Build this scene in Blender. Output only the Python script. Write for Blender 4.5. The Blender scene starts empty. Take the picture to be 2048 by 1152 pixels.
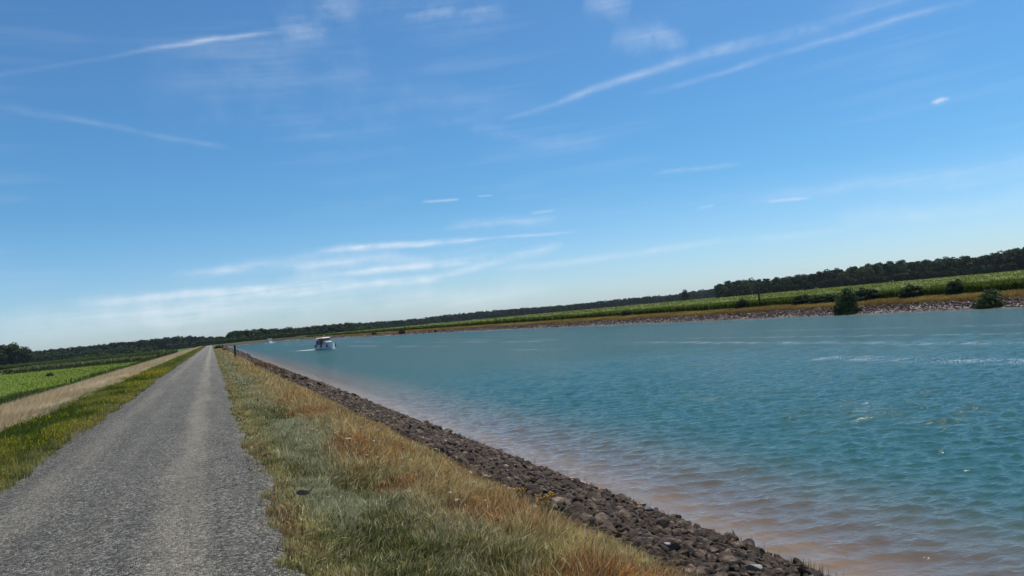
import bpy, bmesh, math, random
import numpy as np
from mathutils import Matrix, Vector
random.seed(7); rng = np.random.default_rng(11)
scene = bpy.context.scene
COL = scene.collection
R = math.radians

# ------------------------------------------------------------------ camera
CAM_H = 1.6                      # eye height above the gravel track (track runs along +Y)
YAW, PITCH, ROLL = R(21.3), R(1.96), R(5.26)
FPX = 1560.0                     # focal length in pixels of a 2048 px wide frame
cam_d = bpy.data.cameras.new('camera'); cam = bpy.data.objects.new('camera', cam_d); COL.objects.link(cam)
cam_d.sensor_width = 36; cam_d.lens = FPX / 2048 * 36; cam_d.clip_start = 0.1; cam_d.clip_end = 20000
RM = Matrix.Rotation(-YAW, 3, 'Z') @ Matrix.Rotation(R(90) + PITCH, 3, 'X') @ Matrix.Rotation(-ROLL, 3, 'Z')
cam.matrix_world = Matrix.Translation((0, 0, CAM_H)) @ RM.to_4x4()
scene.camera = cam

def pdir(px, py):
    return (RM @ Vector(((px - 1024) / FPX, (576 - py) / FPX, -1))).normalized()
def at_z(px, py, z):             # where a sight line meets level z
    d = pdir(px, py); t = (z - CAM_H) / d.z
    return (d.x * t, d.y * t)
def at_r(px, r):                 # where something seen at column px on the skyline stands, r metres away
    d = pdir(px, 685 - .092 * (px - 423)); k = r / math.hypot(d.x, d.y)
    return (d.x * k, d.y * k)

# ------------------------------------------------------------------ light
SUN_EL, SUN_AZ = R(63), R(76)    # azimuth measured from +Y towards +X
world = bpy.data.worlds.new('World'); scene.world = world; world.use_nodes = True
wn = world.node_tree; wn.nodes.clear()
def WN(t, **k):
    n = wn.nodes.new(t)
    for a, v in k.items(): setattr(n, a, v)
    return n
wout = WN('ShaderNodeOutputWorld'); bg = WN('ShaderNodeBackground'); bg.inputs['Strength'].default_value = 0.1
sky = WN('ShaderNodeTexSky'); sky.sky_type = 'NISHITA'; sky.sun_disc = False
sky.sun_elevation = SUN_EL; sky.sun_rotation = SUN_AZ; sky.air_density = 1.0; sky.dust_density = 0.3; sky.ozone_density = 2.5
SKY_SAT, SKY_VAL = 1.0, 1.15
hs = WN('ShaderNodeHueSaturation'); hs.inputs['Saturation'].default_value = SKY_SAT; hs.inputs['Value'].default_value = SKY_VAL
wn.links.new(sky.outputs[0], hs.inputs['Color'])
tc = WN('ShaderNodeTexCoord'); sz = WN('ShaderNodeSeparateXYZ'); wn.links.new(tc.outputs['Generated'], sz.inputs[0])
tr_ = WN('ShaderNodeValToRGB'); wn.links.new(sz.outputs[2], tr_.inputs[0])          # clear summer air: bluer overhead, pale cyan low down
TINT = [(0.0, (.68, .86, 1.18)), (.05, (.63, .85, 1.12)), (.15, (.45, .79, 1.01)), (.24, (.44, .80, 1.02)), (.34, (.48, .82, 1.03))]
while len(tr_.color_ramp.elements) < len(TINT): tr_.color_ramp.elements.new(.5)
for e_, (p_, c_) in zip(tr_.color_ramp.elements, TINT): e_.position = p_; e_.color = (*c_, 1)
tmul = WN('ShaderNodeMix', data_type='RGBA', blend_type='MULTIPLY'); tmul.inputs['Factor'].default_value = 1
wn.links.new(hs.outputs[0], tmul.inputs['A']); wn.links.new(tr_.outputs[0], tmul.inputs['B'])
# thin cirrus and old contrails, laid out by direction on the sky
g = bpy.data.node_groups.new('streak', 'ShaderNodeTree')
for nm, ty in (('Dir', 'Vector'), ('N', 'Vector'), ('T', 'Vector'), ('C', 'Float'), ('Inv', 'Float'), ('Width', 'Float'), ('Amp', 'Float'), ('Warp', 'Float'), ('Tex', 'Float')):
    g.interface.new_socket(name=nm, in_out='INPUT', socket_type='NodeSocket' + ty)
g.interface.new_socket(name='Out', in_out='OUTPUT', socket_type='NodeSocketFloat')
gi = g.nodes.new('NodeGroupInput'); go = g.nodes.new('NodeGroupOutput')
def gm(op, a, b=None, c=None, clamp=False):
    n = g.nodes.new('ShaderNodeMath'); n.operation = op; n.use_clamp = clamp
    for i, x in enumerate((a, b, c)):
        if x is None: continue
        if isinstance(x, (int, float)): n.inputs[i].default_value = x
        else: g.links.new(x, n.inputs[i])
    return n.outputs[0]
def gdot(a, b):
    n = g.nodes.new('ShaderNodeVectorMath'); n.operation = 'DOT_PRODUCT'
    g.links.new(a, n.inputs[0]); g.links.new(b, n.inputs[1]); return n.outputs['Value']
I = gi.outputs
s = gm('MULTIPLY', gm('SUBTRACT', gdot(I['Dir'], I['T']), I['C']), I['Inv'])        # -1..1 along
s2 = gm('MULTIPLY', s, s)
al = gm('SUBTRACT', 1.0, gm('MULTIPLY', s2, s2), clamp=True)
dd = gm('DIVIDE', gm('ADD', gdot(I['Dir'], I['N']), gm('MULTIPLY', I['Warp'], gm('MULTIPLY', I['Width'], 1.6))), I['Width'])
ac = gm('EXPONENT', gm('MULTIPLY', gm('MULTIPLY', dd, dd), -1.0))
g.links.new(gm('MULTIPLY', gm('MULTIPLY', gm('MULTIPLY', al, ac), I['Amp']), I['Tex']), go.inputs[0])
def noise_w(scale, detail, rough, vec, mult=None):
    n = WN('ShaderNodeTexNoise'); n.inputs['Scale'].default_value = scale; n.inputs['Detail'].default_value = detail; n.inputs['Roughness'].default_value = rough
    wn.links.new(vec, n.inputs['Vector']); return n.outputs['Fac']
def maths(op, a, b, clamp=False):
    n = WN('ShaderNodeMath', operation=op, use_clamp=clamp)
    for i, x in enumerate((a, b)):
        if isinstance(x, (int, float)): n.inputs[i].default_value = x
        else: wn.links.new(x, n.inputs[i])
    return n.outputs[0]
# noise stretched along the main drift of the cirrus
ta, tb = pdir(300, 560), pdir(1500, 400)
drift = (tb - ta).normalized(); upv = Vector((0, 0, 1)); side = drift.cross(upv).normalized(); up2 = side.cross(drift)
mp = WN('ShaderNodeCombineXYZ')
for i, (ax, sc_) in enumerate(((drift, 1.4), (up2, 27.0), (side, 1.4))):
    d = WN('ShaderNodeVectorMath', operation='DOT_PRODUCT'); wn.links.new(tc.outputs['Generated'], d.inputs[0]); d.inputs[1].default_value = tuple(ax * sc_)
    wn.links.new(d.outputs['Value'], mp.inputs[i])
n_str = noise_w(2.0, 9, .66, mp.outputs[0]); n_fine = noise_w(26, 6, .6, tc.outputs['Generated']); n_big = noise_w(3.0, 3, .5, tc.outputs['Generated'])
warp = maths('SUBTRACT', noise_w(9, 5, .6, tc.outputs['Generated']), .5)
tex = maths('ADD', maths('MULTIPLY', maths('SUBTRACT', n_str, .22), 2.4), maths('MULTIPLY', maths('SUBTRACT', n_fine, .5), 1.6))
tex = maths('MAXIMUM', maths('SUBTRACT', tex, .12), 0.05)
STREAKS = [  # ax, ay, bx, by, half width px, strength, wavy
 (-250,190,640,42,4,.13,1), (370,90,650,42,4,.11,1.2), (560,60,720,10,34,.34,2), (300,95,670,48,5,.3,1), (760,28,1000,24,9,.4,1.5), (700,10,1010,20,26,.16,2),
 (1120,205,1460,88,8,.4,1), (1400,103,1660,50,11,.34,1), (1600,60,1830,-10,12,.25,1), (1010,238,1180,185,5,.25,1),
 (1290,188,1560,112,5,.26,1), (1480,130,1950,0,6,.34,1), (1225,70,1370,100,22,.28,2), (1170,-5,1260,18,18,.35,2),
 (-20,210,200,246,7,.12,1), (110,234,450,294,5,.2,1), (1862,204,1898,195,3.4,.5,2.2), (1870,201,1888,197,5,.35,2),
 (1310,349,1480,328,5,.42,1), (845,404,918,399,2.6,.6,.6), (1535,404,1625,396,3,.5,.8), (1395,418,1430,412,3,.35,1),(955,393,985,391,1.6,.4,1),
 (400,540,800,490,9,.34,1), (640,502,960,478,6,.95,.8), (900,482,1150,464,3,.6,.8), (590,540,800,512,11,.55,1.4), (760,530,1010,496,13,.55,1.2),
 (890,452,1110,437,9,.34,1.5), (1060,426,1110,420,3,.4,1), (150,606,640,574,12,.7,1), (460,590,880,558,9,.8,1), (840,560,1120,490,8,.8,1), (350,547,700,522,7,.6,1), (560,560,860,532,7,.6,1), (700,546,1010,512,7,.6,1.2), (300,592,700,560,6,.5,1),
 (1000,540,1420,492,7,.34,1), (1300,500,1700,462,7,.26,1), (1680,440,2100,392,14,.34,1.2), (1500,405,2100,312,12,.26,1.2), (1750,380,2100,340,12,.18,1.2),
 (300,150,1000,240,60,.13,2), (200,625,1100,585,30,.5,1), (-50,645,500,630,30,.4,1), (850,250,1200,285,14,.12,2)]
acc = None
for ax, ay, bx, by, w, amp, wv in STREAKS:
    a, b = pdir(ax, ay), pdir(bx, by); n = a.cross(b).normalized(); t = (b - a).normalized()
    c = (a.dot(t) + b.dot(t)) / 2; half = (b - a).length / 2
    gn = WN('ShaderNodeGroup'); gn.node_tree = g
    wn.links.new(tc.outputs['Generated'], gn.inputs['Dir']); gn.inputs['N'].default_value = n; gn.inputs['T'].default_value = t
    gn.inputs['C'].default_value = c; gn.inputs['Inv'].default_value = 1 / (half * 1.08); gn.inputs['Width'].default_value = w * .95 / FPX
    gn.inputs['Amp'].default_value = amp; wn.links.new(maths('MULTIPLY', warp, wv * 2.2), gn.inputs['Warp']); wn.links.new(tex, gn.inputs['Tex'])
    acc = gn.outputs[0] if acc is None else maths('ADD', acc, gn.outputs[0])
veil = maths('MULTIPLY', maths('MAXIMUM', maths('SUBTRACT', maths('MULTIPLY', n_big, n_str), .25), 0.0), .45)
acc = maths('MINIMUM', maths('ADD', maths('MULTIPLY', acc, .72), veil), .8)
cm = WN('ShaderNodeMix', data_type='RGBA'); wn.links.new(acc, cm.inputs['Factor']); wn.links.new(tmul.outputs['Result'], cm.inputs['A'])
CLOUD = (8.3, 9.0, 9.8, 1); cm.inputs['B'].default_value = CLOUD
wn.links.new(cm.outputs['Result'], bg.inputs['Color']); wn.links.new(bg.outputs[0], wout.inputs[0])

sun_d = bpy.data.lights.new('sun', 'SUN'); sun_d.energy = 4.3; sun_d.angle = R(.53); sun_d.color = (1, .95, .87)
sun = bpy.data.objects.new('sun', sun_d); COL.objects.link(sun)
sv = Vector((math.sin(SUN_AZ) * math.cos(SUN_EL), math.cos(SUN_AZ) * math.cos(SUN_EL), math.sin(SUN_EL)))
sun.rotation_euler = sv.to_track_quat('Z', 'Y').to_euler()
scene.view_settings.view_transform = 'Standard'; scene.view_settings.look = 'None'
scene.view_settings.exposure = 0.0; scene.view_settings.gamma = 1
scene.render.engine = 'CYCLES'; scene.cycles.max_bounces = 6; scene.cycles.transparent_max_bounces = 16; scene.cycles.volume_bounces = 0

# ------------------------------------------------------------------ helpers
def tag(o, label=None, cat=None, group=None, kind=None):
    if label: o['label'] = label
    if cat: o['category'] = cat
    if group: o['group'] = group
    if kind: o['kind'] = kind
    return o
def link(name, me, parent=None, loc=None):
    o = bpy.data.objects.new(name, me); COL.objects.link(o); o.parent = parent
    if loc is not None: o.location = loc
    return o
def empty(name, loc=(0, 0, 0), rz=0):
    o = bpy.data.objects.new(name, None); COL.objects.link(o); o.location = loc; o.rotation_euler = (0, 0, rz); o.empty_display_size = .2; return o
def npmesh(name, V, loops, totals, mats, col=None, midx=None, smooth=False, attrs=None):
    me = bpy.data.meshes.new(name); n = len(V)
    me.vertices.add(n); me.vertices.foreach_set('co', np.ascontiguousarray(V, dtype=np.float32).ravel())
    me.loops.add(len(loops)); me.loops.foreach_set('vertex_index', np.ascontiguousarray(loops, dtype=np.int32))
    totals = np.asarray(totals, dtype=np.int32); me.polygons.add(len(totals))
    me.polygons.foreach_set('loop_start', np.concatenate(([0], np.cumsum(totals)[:-1])).astype(np.int32))
    if midx is not None: me.polygons.foreach_set('material_index', np.ascontiguousarray(midx, dtype=np.int32))
    me.update(calc_edges=True)
    me.polygons.foreach_set('use_smooth', np.full(len(totals), smooth))
    for m in mats: me.materials.append(m)
    if col is not None:
        a = me.attributes.new('col', 'FLOAT_COLOR', 'POINT')
        a.data.foreach_set('color', np.concatenate([col, np.ones((n, 1))], 1).astype(np.float32).ravel())
    for k, v in (attrs or {}).items():
        a = me.attributes.new(k, 'FLOAT', 'POINT'); a.data.foreach_set('value', np.ascontiguousarray(v, dtype=np.float32))
    me.validate(); return me
def grid_faces(nr, nc):
    i = np.arange(nr - 1)[:, None] * nc + np.arange(nc - 1)[None, :]
    return np.stack([i, i + 1, i + nc + 1, i + nc], -1).reshape(-1, 4)
def vnoise(x, y, scale, seed):
    r = np.random.default_rng(seed).random((256, 256)); x = x / scale + 1000.37; y = y / scale + 1000.71
    xi = np.floor(x).astype(int); yi = np.floor(y).astype(int); fx = x - xi; fy = y - yi
    fx = fx * fx * (3 - 2 * fx); fy = fy * fy * (3 - 2 * fy)
    f = lambda a, b: r[a % 256, b % 256]
    return (f(xi, yi) * (1 - fx) + f(xi + 1, yi) * fx) * (1 - fy) + (f(xi, yi + 1) * (1 - fx) + f(xi + 1, yi + 1) * fx) * fy
def fnoise(x, y, scale, seed): return (vnoise(x, y, scale, seed) + .5 * vnoise(x, y, scale / 2, seed + 1) + .25 * vnoise(x, y, scale / 4, seed + 2)) / 1.75
def sst(a, b, x): t = np.clip((x - a) / (b - a), 0, 1); return t * t * (3 - 2 * t)
def mixc(a, b, t): return np.asarray(a) * (1 - t[:, None]) + np.asarray(b) * t[:, None]

# materials -----------------------------------------------------------
def mat(name, build):
    m = bpy.data.materials.new(name); m.use_nodes = True; nt = m.node_tree; nt.nodes.clear()
    class B: pass
    b = B(); b.nt = nt
    def node(t, ins=None, **k):
        n = nt.nodes.new(t)
        for a, v in k.items(): setattr(n, a, v)
        for a, v in (ins or {}).items():
            if isinstance(v, bpy.types.NodeSocket): nt.links.new(v, n.inputs[a])
            else: n.inputs[a].default_value = v
        return n
    b.node = node
    def pos(): return node('ShaderNodeNewGeometry').outputs['Position']
    b.pos = pos
    b.obj = lambda: node('ShaderNodeTexCoord').outputs['Object']
    b.noise = lambda scale, detail=4, rough=.55, vec=None: node('ShaderNodeTexNoise', {'Scale': scale, 'Detail': detail, 'Roughness': rough, 'Vector': vec or pos()}).outputs['Fac']
    b.math = lambda op, x, y=0.0, c=False: node('ShaderNodeMath', {0: x, 1: y}, operation=op, use_clamp=c).outputs[0]
    b.mix = lambda f, x, y: node('ShaderNodeMix', {'Factor': f, 'A': x, 'B': y}, data_type='RGBA').outputs['Result']
    def ramp(f, stops):
        n = node('ShaderNodeValToRGB', {'Fac': f}); cr = n.color_ramp
        while len(cr.elements) < len(stops): cr.elements.new(.5)
        for e, (p, c) in zip(cr.elements, stops): e.position = p; e.color = (*c, 1) if len(c) == 3 else c
        return n.outputs['Color']
    b.ramp = ramp
    b.bump = lambda h, dist, st=1.0: node('ShaderNodeBump', {'Height': h, 'Distance': dist, 'Strength': st}).outputs['Normal']
    b.pri = lambda col, rough=.8, normal=None, **ex: node('ShaderNodeBsdfPrincipled', {'Base Color': col, 'Roughness': rough, **({'Normal': normal} if normal else {}), **ex}).outputs[0]
    b.attr = lambda n, o='Color': node('ShaderNodeAttribute', attribute_name=n).outputs[o]
    node('ShaderNodeOutputMaterial', {'Surface': build(b)}); return m
def c4(r, g_, b_): return (r, g_, b_, 1)
def ground_mat(name, stops, scale, bs, bd, rough=.9):
    def f(b):
        n = b.math('ADD', b.math('MULTIPLY', b.noise(scale, 8, .65), .65), b.math('MULTIPLY', b.noise(scale * .12, 3), .35))
        return b.pri(b.ramp(n, stops), rough, b.bump(b.noise(bs, 6, .7), bd), **{'Specular IOR Level': .2})
    return mat(name, f)
def leafy(name, transl=.3, rough=.7, var=.25, spec=.08):
    def f(b):
        c = b.attr('col'); k = b.math('ADD', b.math('MULTIPLY', b.noise(1.7, 4), var * 2), 1 - var)
        c = b.node('ShaderNodeVectorMath', {0: c, 'Scale': k}, operation='SCALE').outputs[0]
        s1 = b.pri(c, rough, **{'Specular IOR Level': spec}); s2 = b.node('ShaderNodeBsdfTranslucent', {'Color': c}).outputs[0]
        return b.node('ShaderNodeMixShader', {0: transl, 1: s1, 2: s2}).outputs[0]
    return mat(name, f)
def plain(name, col, rough=.5, metal=0, var=.15, sc=6):
    return mat(name, lambda b: b.pri(b.mix(b.noise(sc, 5), c4(*[x * (1 - var) for x in col]), c4(*[min(1, x * (1 + var)) for x in col])), rough, **{'Metallic': metal}))

M = {}
M['verge'] = ground_mat('verge_soil', [(.3, (.07, .062, .03)), (.5, (.12, .1, .045)), (.7, (.19, .15, .075))], 9, 40, .03)
M['slope'] = ground_mat('dry_slope_soil', [(.3, (.14, .1, .05)), (.5, (.24, .18, .09)), (.7, (.34, .26, .14))], 5, 25, .05)
M['bank'] = ground_mat('bank_soil', [(.3, (.03, .022, .016)), (.5, (.065, .048, .034)), (.72, (.12, .09, .065))], 14, 30, .06)
M['bed'] = ground_mat('canal_bed_mud', [(.3, (.22, .135, .088)), (.5, (.38, .245, .165)), (.7, (.52, .35, .245))], 3, 12, .05)
M['field'] = ground_mat('field_green', [(.3, (.08, .12, .006)), (.5, (.11, .155, .008)), (.7, (.15, .195, .012))], 1.2, 9, .08)
M['farfield'] = ground_mat('far_field', [(.3, (.05, .085, .02)), (.5, (.08, .12, .03)), (.7, (.13, .15, .05))], .05, 2, .3)
M['grass'] = leafy('grass_blades', .45); M['foliage'] = leafy('foliage', .2, .6, .35); M['maize'] = leafy('maize_leaves', .3, .75)
M['bark'] = ground_mat('bark', [(.3, (.05, .04, .03)), (.6, (.12, .1, .08))], 8, 14, .05)

def rock_f(b):
    p = b.pos(); n1 = b.noise(4.2, 2, .6, p); n2 = b.noise(26, 7, .7, p); n3 = b.noise(9, 4, .6, p)
    c = b.ramp(n1, [(.3, (.02, .011, .007)), (.42, (.042, .026, .017)), (.52, (.085, .055, .034)), (.62, (.2, .135, .085)), (.74, (.52, .39, .26))])
    c = b.mix(b.math('MULTIPLY', n2, .6), c, b.ramp(n3, [(.38, (.022, .013, .008)), (.57, (.11, .065, .036)), (.72, (.44, .31, .19))]))
    return b.pri(c, .75, b.bump(b.math('ADD', n2, n3), .05), **{'Specular IOR Level': .35})
M['rock'] = mat('basalt_riprap', rock_f)
M['dead'] = leafy('dead_stalks', .3)
M['palerock'] = ground_mat('pale_limestone', [(.3, (.2, .18, .155)), (.6, (.36, .33, .29))], 12, 20, .02)

def gravel_f(b):
    p = b.pos(); sx = b.node('ShaderNodeSeparateXYZ', {0: p}).outputs
    v = b.node('ShaderNodeTexVoronoi', {'Vector': p, 'Scale': 95.0, 'Randomness': 1.0}); v2 = b.node('ShaderNodeTexVoronoi', {'Vector': p, 'Scale': 36.0})
    lum = b.node('ShaderNodeSeparateColor', {0: v.outputs['Color']}).outputs[0]; lum2 = b.node('ShaderNodeSeparateColor', {0: v2.outputs['Color']}).outputs[1]
    n = b.math('ADD', b.math('MULTIPLY', lum, .6), b.math('MULTIPLY', lum2, .4))
    c = b.ramp(n, [(.1, (.022, .019, .015)), (.35, (.085, .078, .062)), (.6, (.19, .171, .134)), (.85, (.42, .38, .3)), (1, (.7, .65, .55))])
    big = b.noise(.9, 5, .6, p); fine = b.noise(5, 5, .6, p)
    # sandy wheel tracks: fines worked up where tyres run
    xw = b.math('ADD', sx[0], b.math('MULTIPLY', b.math('SUBTRACT', b.noise(.35, 3), .5), .5))
    def band(x0, w): 
        d = b.math('DIVIDE', b.math('SUBTRACT', xw, x0), w); return b.math('EXPONENT', b.math('MULTIPLY', b.math('MULTIPLY', d, d), -1.0))
    t = b.math('ADD', b.math('MULTIPLY', band(-.38, .2), 1.5), b.math('ADD', b.math('MULTIPLY', band(-1.9, .25), .7), b.math('MULTIPLY', band(-1.15, .15), .22)))
    t = b.math('MULTIPLY', t, b.math('ADD', fine, .35), True)
    c = b.mix(b.math('MULTIPLY', t, .75), c, b.ramp(n, [(.2, (.15, .125, .09)), (.6, (.36, .31, .23)), (1, (.58, .5, .38))]))
    ln = b.node('ShaderNodeMapping', {'Vector': p}); ln.inputs['Scale'].default_value = (3.4, .16, 1)
    k = b.math('ADD', b.math('ADD', b.math('MULTIPLY', big, .5), b.math('MULTIPLY', b.noise(1.0, 4, .6, ln.outputs[0]), .9)), .3)
    c = b.node('ShaderNodeVectorMath', {0: c, 'Scale': k}, operation='SCALE').outputs[0]
    h = b.math('ADD', b.math('MULTIPLY', v.outputs['Distance'], -1.0), b.math('MULTIPLY', v2.outputs['Distance'], -.7))
    return b.pri(c, .85, b.bump(h, .022, 1.0), **{'Specular IOR Level': .3})
M['gravel'] = mat('grey_gravel', gravel_f)

def water_f(b):
    p = b.pos(); clear = b.attr('clear', 'Fac'); rr = b.attr('range', 'Fac')
    mpn = b.node('ShaderNodeMapping', {'Vector': p}); mpn.inputs['Rotation'].default_value = (0, 0, R(30)); mpn.inputs['Scale'].default_value = (.8, 1.8, 1)
    w = mpn.outputs[0]
    h = b.math('ADD', b.math('MULTIPLY', b.noise(2.2, 3, .6, w), .8), b.math('ADD', b.math('ADD', b.math('MULTIPLY', b.noise(7, 3, .6, w), .25), b.math('MULTIPLY', b.noise(24, 3, .6, w), .06)), b.math('MULTIPLY', b.noise(.9, 3, .6, w), b.math('MULTIPLY', rr, 1.3))))
    nrm = b.node('ShaderNodeBump', {'Height': h, 'Distance': b.math('ADD', b.math('MULTIPLY', rr, .34), .05), 'Strength': 1.0}).outputs['Normal']
    patch = b.noise(.05, 4, .6, w)
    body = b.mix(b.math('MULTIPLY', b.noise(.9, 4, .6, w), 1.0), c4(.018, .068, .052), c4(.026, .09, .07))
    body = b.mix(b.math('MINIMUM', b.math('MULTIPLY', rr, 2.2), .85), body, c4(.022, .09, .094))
    body = b.mix(b.math('MULTIPLY', clear, .8), body, c4(.34, .23, .15))
    dif = b.node('ShaderNodeBsdfDiffuse', {'Color': body, 'Normal': nrm}).outputs[0]
    tr = b.node('ShaderNodeBsdfTransparent', {'Color': c4(.86, .88, .8)}).outputs[0]
    bodys = b.node('ShaderNodeMixShader', {0: b.math('MULTIPLY', clear, .66), 1: dif, 2: tr}).outputs[0]
    gl = b.node('ShaderNodeBsdfGlossy', {'Color': c4(1, 1, 1), 'Roughness': b.math('ADD', b.math('MULTIPLY', rr, .1), .045), 'Normal': nrm}).outputs[0]
    fr = b.node('ShaderNodeFresnel', {'IOR': 1.33, 'Normal': nrm}).outputs[0]
    s1 = b.node('ShaderNodeMixShader', {0: b.math('MINIMUM', fr, b.math('ADD', b.math('MULTIPLY', clear, .35), .34)), 1: bodys, 2: gl}).outputs[0]
    # white speckles painted for sun glints and small breaking crests along the passing wakes
    foam = b.attr('wake', 'Fac'); fn = b.noise(14, 4, .7, w); fb = b.noise(.6, 4, .6, w)
    ff = b.math('MULTIPLY', b.math('MULTIPLY', foam, b.math('GREATER_THAN', b.math('ADD', fn, b.math('MULTIPLY', fb, .5)), .83)), .85, True)
    fo = b.node('ShaderNodeBsdfDiffuse', {'Color': c4(.75, .78, .8)}).outputs[0]
    return b.node('ShaderNodeMixShader', {0: ff, 1: s1, 2: fo}).outputs[0]
M['water'] = mat('canal_water', water_f)

# ------------------------------------------------------------------ terrain
WATER = -1.8
XLp = ([-300, 480, 520, 560, 600, 640, 660, 6000], [7.14, 7.14, 10, 24, 45, 600, 3000, 3000])
XRp = ([-300, 210, 300, 420, 580, 592, 600, 612, 6000], [67.5, 66.5, 60, 52, 47, 49, 600, 3300, 3300])
XL = lambda y: np.interp(y, *XLp)
XR = lambda y: np.interp(y, *XRp)
LO = np.array([-3400, -1500, -400, -120, -60, -35, -28, -24, -22.6, -21, -18, -15, -12.6, -11.6, -9.8, -8.5, -6.74, -5.9, -5.4, -4.45, -3, -2, -1, -.6, 1.2, 2.8, 5, 8, 12])
LZ = np.interp(LO, [-3400, -24, -21, -12.6, -11.6, -9.8, -6.74, -5.4, -4.45, -.6, 2.8, 5, 8, 12], [-2.2, -2.2, -1.95, -.3, -.08, -.02, -.02, -.13, -.33, -1.81, -2.6, -3.2, -3.8, -4])
RO = np.array([-10, -6, -3, -1.2, 0, 1.2, 2.4, 3.5, 5, 6.5, 8, 10, 14, 30, 100, 500, 1500, 3000])
RZ = np.interp(RO, [-10, -3, 0, 3.5, 7, 10, 30, 6000], [-4, -2.7, -1.8, -1.12, -.75, -.62, -.5, -.5])
def zleft(x, y): return np.interp(x - XL(y), LO, LZ)
def zright(x, y): return np.interp(x - XR(y), RO, RZ)
ys = np.concatenate([np.arange(-300, -8, 25), np.arange(-8, 30, .8), np.arange(30, 100, 3), np.arange(100, 480, 15), np.arange(480, 680, 5), [700, 800, 1000, 1500, 2500, 3500]]).astype(float)
nc = len(LO) + len(RO); V = np.zeros((len(ys), nc, 3))
V[:, :, 1] = ys[:, None]; V[:, :len(LO), 0] = XL(ys)[:, None] + LO; V[:, len(LO):, 0] = XR(ys)[:, None] + RO
V[:, :len(LO), 2] = LZ; V[:, len(LO):, 2] = RZ
wob = (fnoise(V[..., 0], V[..., 1], 1.7, 5) - .5) * .1; wob[:, 15:18] = -.01; V[..., 2] += wob * (np.abs(V[..., 0]) < 90)
F = grid_faces(len(ys), nc); ci = np.arange(nc - 1)
zl = [0] * (nc - 1)
names = ['field', 'slope', 'verge', 'bank', 'bed', 'farfield']
for c in range(nc - 1):
    if c < len(LO) - 1:
        o = (LO[c] + LO[c + 1]) / 2
        z = 5 if o < -700 else 0 if o < -23 else 1 if o < -11.8 else 2 if o < -4.45 else 3 if o < -.6 else 4
    elif c == len(LO) - 1: z = 4
    else:
        o = (RO[c - len(LO)] + RO[c + 1 - len(LO)]) / 2
        z = 4 if o < 0 else 3 if o < 3.4 else 1 if o < 12 else 5
    zl[c] = z
midx = np.tile(np.array(zl), len(ys) - 1).reshape(len(ys) - 1, -1); far_ = (ys[:-1] > 498)[:, None] & np.isin(midx, (1, 2)); midx[far_] = 5; midx = midx.ravel()
tag(link('ground', npmesh('ground', V.reshape(-1, 3), F.ravel(), np.full(len(F), 4), [M[n] for n in names], midx=midx, smooth=True)), kind='structure')

# gravel track, slightly crowned
ty = np.concatenate([np.arange(-30, 40, .5), np.arange(40, 150, 2.5), np.arange(150, 505, 12)]); tx = np.array([-2.68, -2.55, -2.1, -1.6, -1.15, -.6, -.1, .33, .44])
tz = np.array([-.03, .01, .03, .045, .05, .045, .03, .01, -.03])
TV = np.zeros((len(ty), len(tx), 3)); TV[..., 0] = tx; TV[..., 1] = ty[:, None]; TV[..., 2] = tz
e = (fnoise(ty, ty * 0, 1.1, 9) - .5) * .34 + (vnoise(ty, ty * 0, .8, 29) - .5) * .16; e2 = (fnoise(ty, ty * 0, 1.3, 19) - .5) * .34
TV[:, -2:, 0] += e[:, None]; TV[:, :2, 0] += e2[:, None]
TV[:, 1:-1, 2] += (fnoise(TV[:, 1:-1, 0], TV[:, 1:-1, 1], 1.4, 21) - .5) * .035
F = grid_faces(len(ty), len(tx))
tag(link('gravel_path', npmesh('gravel_path', TV.reshape(-1, 3), F.ravel(), np.full(len(F), 4), [M['gravel']], smooth=True)), kind='structure')

# ------------------------------------------------------------------ water
WAKES = [(27.9, 1.0, .7), (34.8, .8, .45), (38.6, .5, .3), (45, .7, .15)]
def clearf(x, y): 
    d = np.minimum(x - XL(y), XR(y) - x); return np.exp(-(np.clip(d, 0, None) / 1.95) ** 1.7)
def wakef(x, y):
    s = np.zeros_like(x)
    for xc, w, a in WAKES: s += a * np.exp(-((x - xc - .8 * np.sin(y * .05 + xc)) / w) ** 2)
    return s * sst(.42, .6, fnoise(x * .5, y * .25, 4, 77))
naz, nr = 1050, 860
az = np.radians(np.linspace(-2, 75, naz)); inv = np.linspace(1 / 7.3, 1 / 720, nr); rad = 1 / inv
drr = np.gradient(rad)
A, Rr = np.meshgrid(az, rad); X = Rr * np.sin(A); Y = Rr * np.cos(A)
cell = np.maximum(drr[:, None] * np.ones_like(A), Rr * (az[1] - az[0]))
Z = np.zeros_like(X); wr = np.random.default_rng(3)
amp_mod = .5 + .5 * sst(.2, 8, X - XL(Y))
amp_mod = amp_mod * (.7 + .6 * fnoise(X, Y, 9, 31)) * (1 + .9 * wakef(X, Y))
for k in range(46):
    lam = .22 * (1.15 / .22) ** wr.random(); th = R(30) + wr.normal() * R(30); kk = 2 * math.pi / lam
    a = .036 / kk * (1.25 if .3 < lam < .8 else .6); ph = wr.random() * 6.28
    att = np.clip((lam / cell - 1.6) / 1.6, 0, 1)
    q = kk * (X * math.sin(th) + Y * math.cos(th)) + ph
    Z += a * att * (np.sin(q) - .3 * np.cos(2 * q))
Z = WATER + Z * amp_mod
F = grid_faces(nr, naz)
fx = X.ravel()[F].mean(1); fy = Y.ravel()[F].mean(1)
F = F[(fx > XL(fy) - .6) & (fx < XR(fy) + .8)]
Pw = np.stack([X, Y, Z], -1).reshape(-1, 3)
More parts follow.
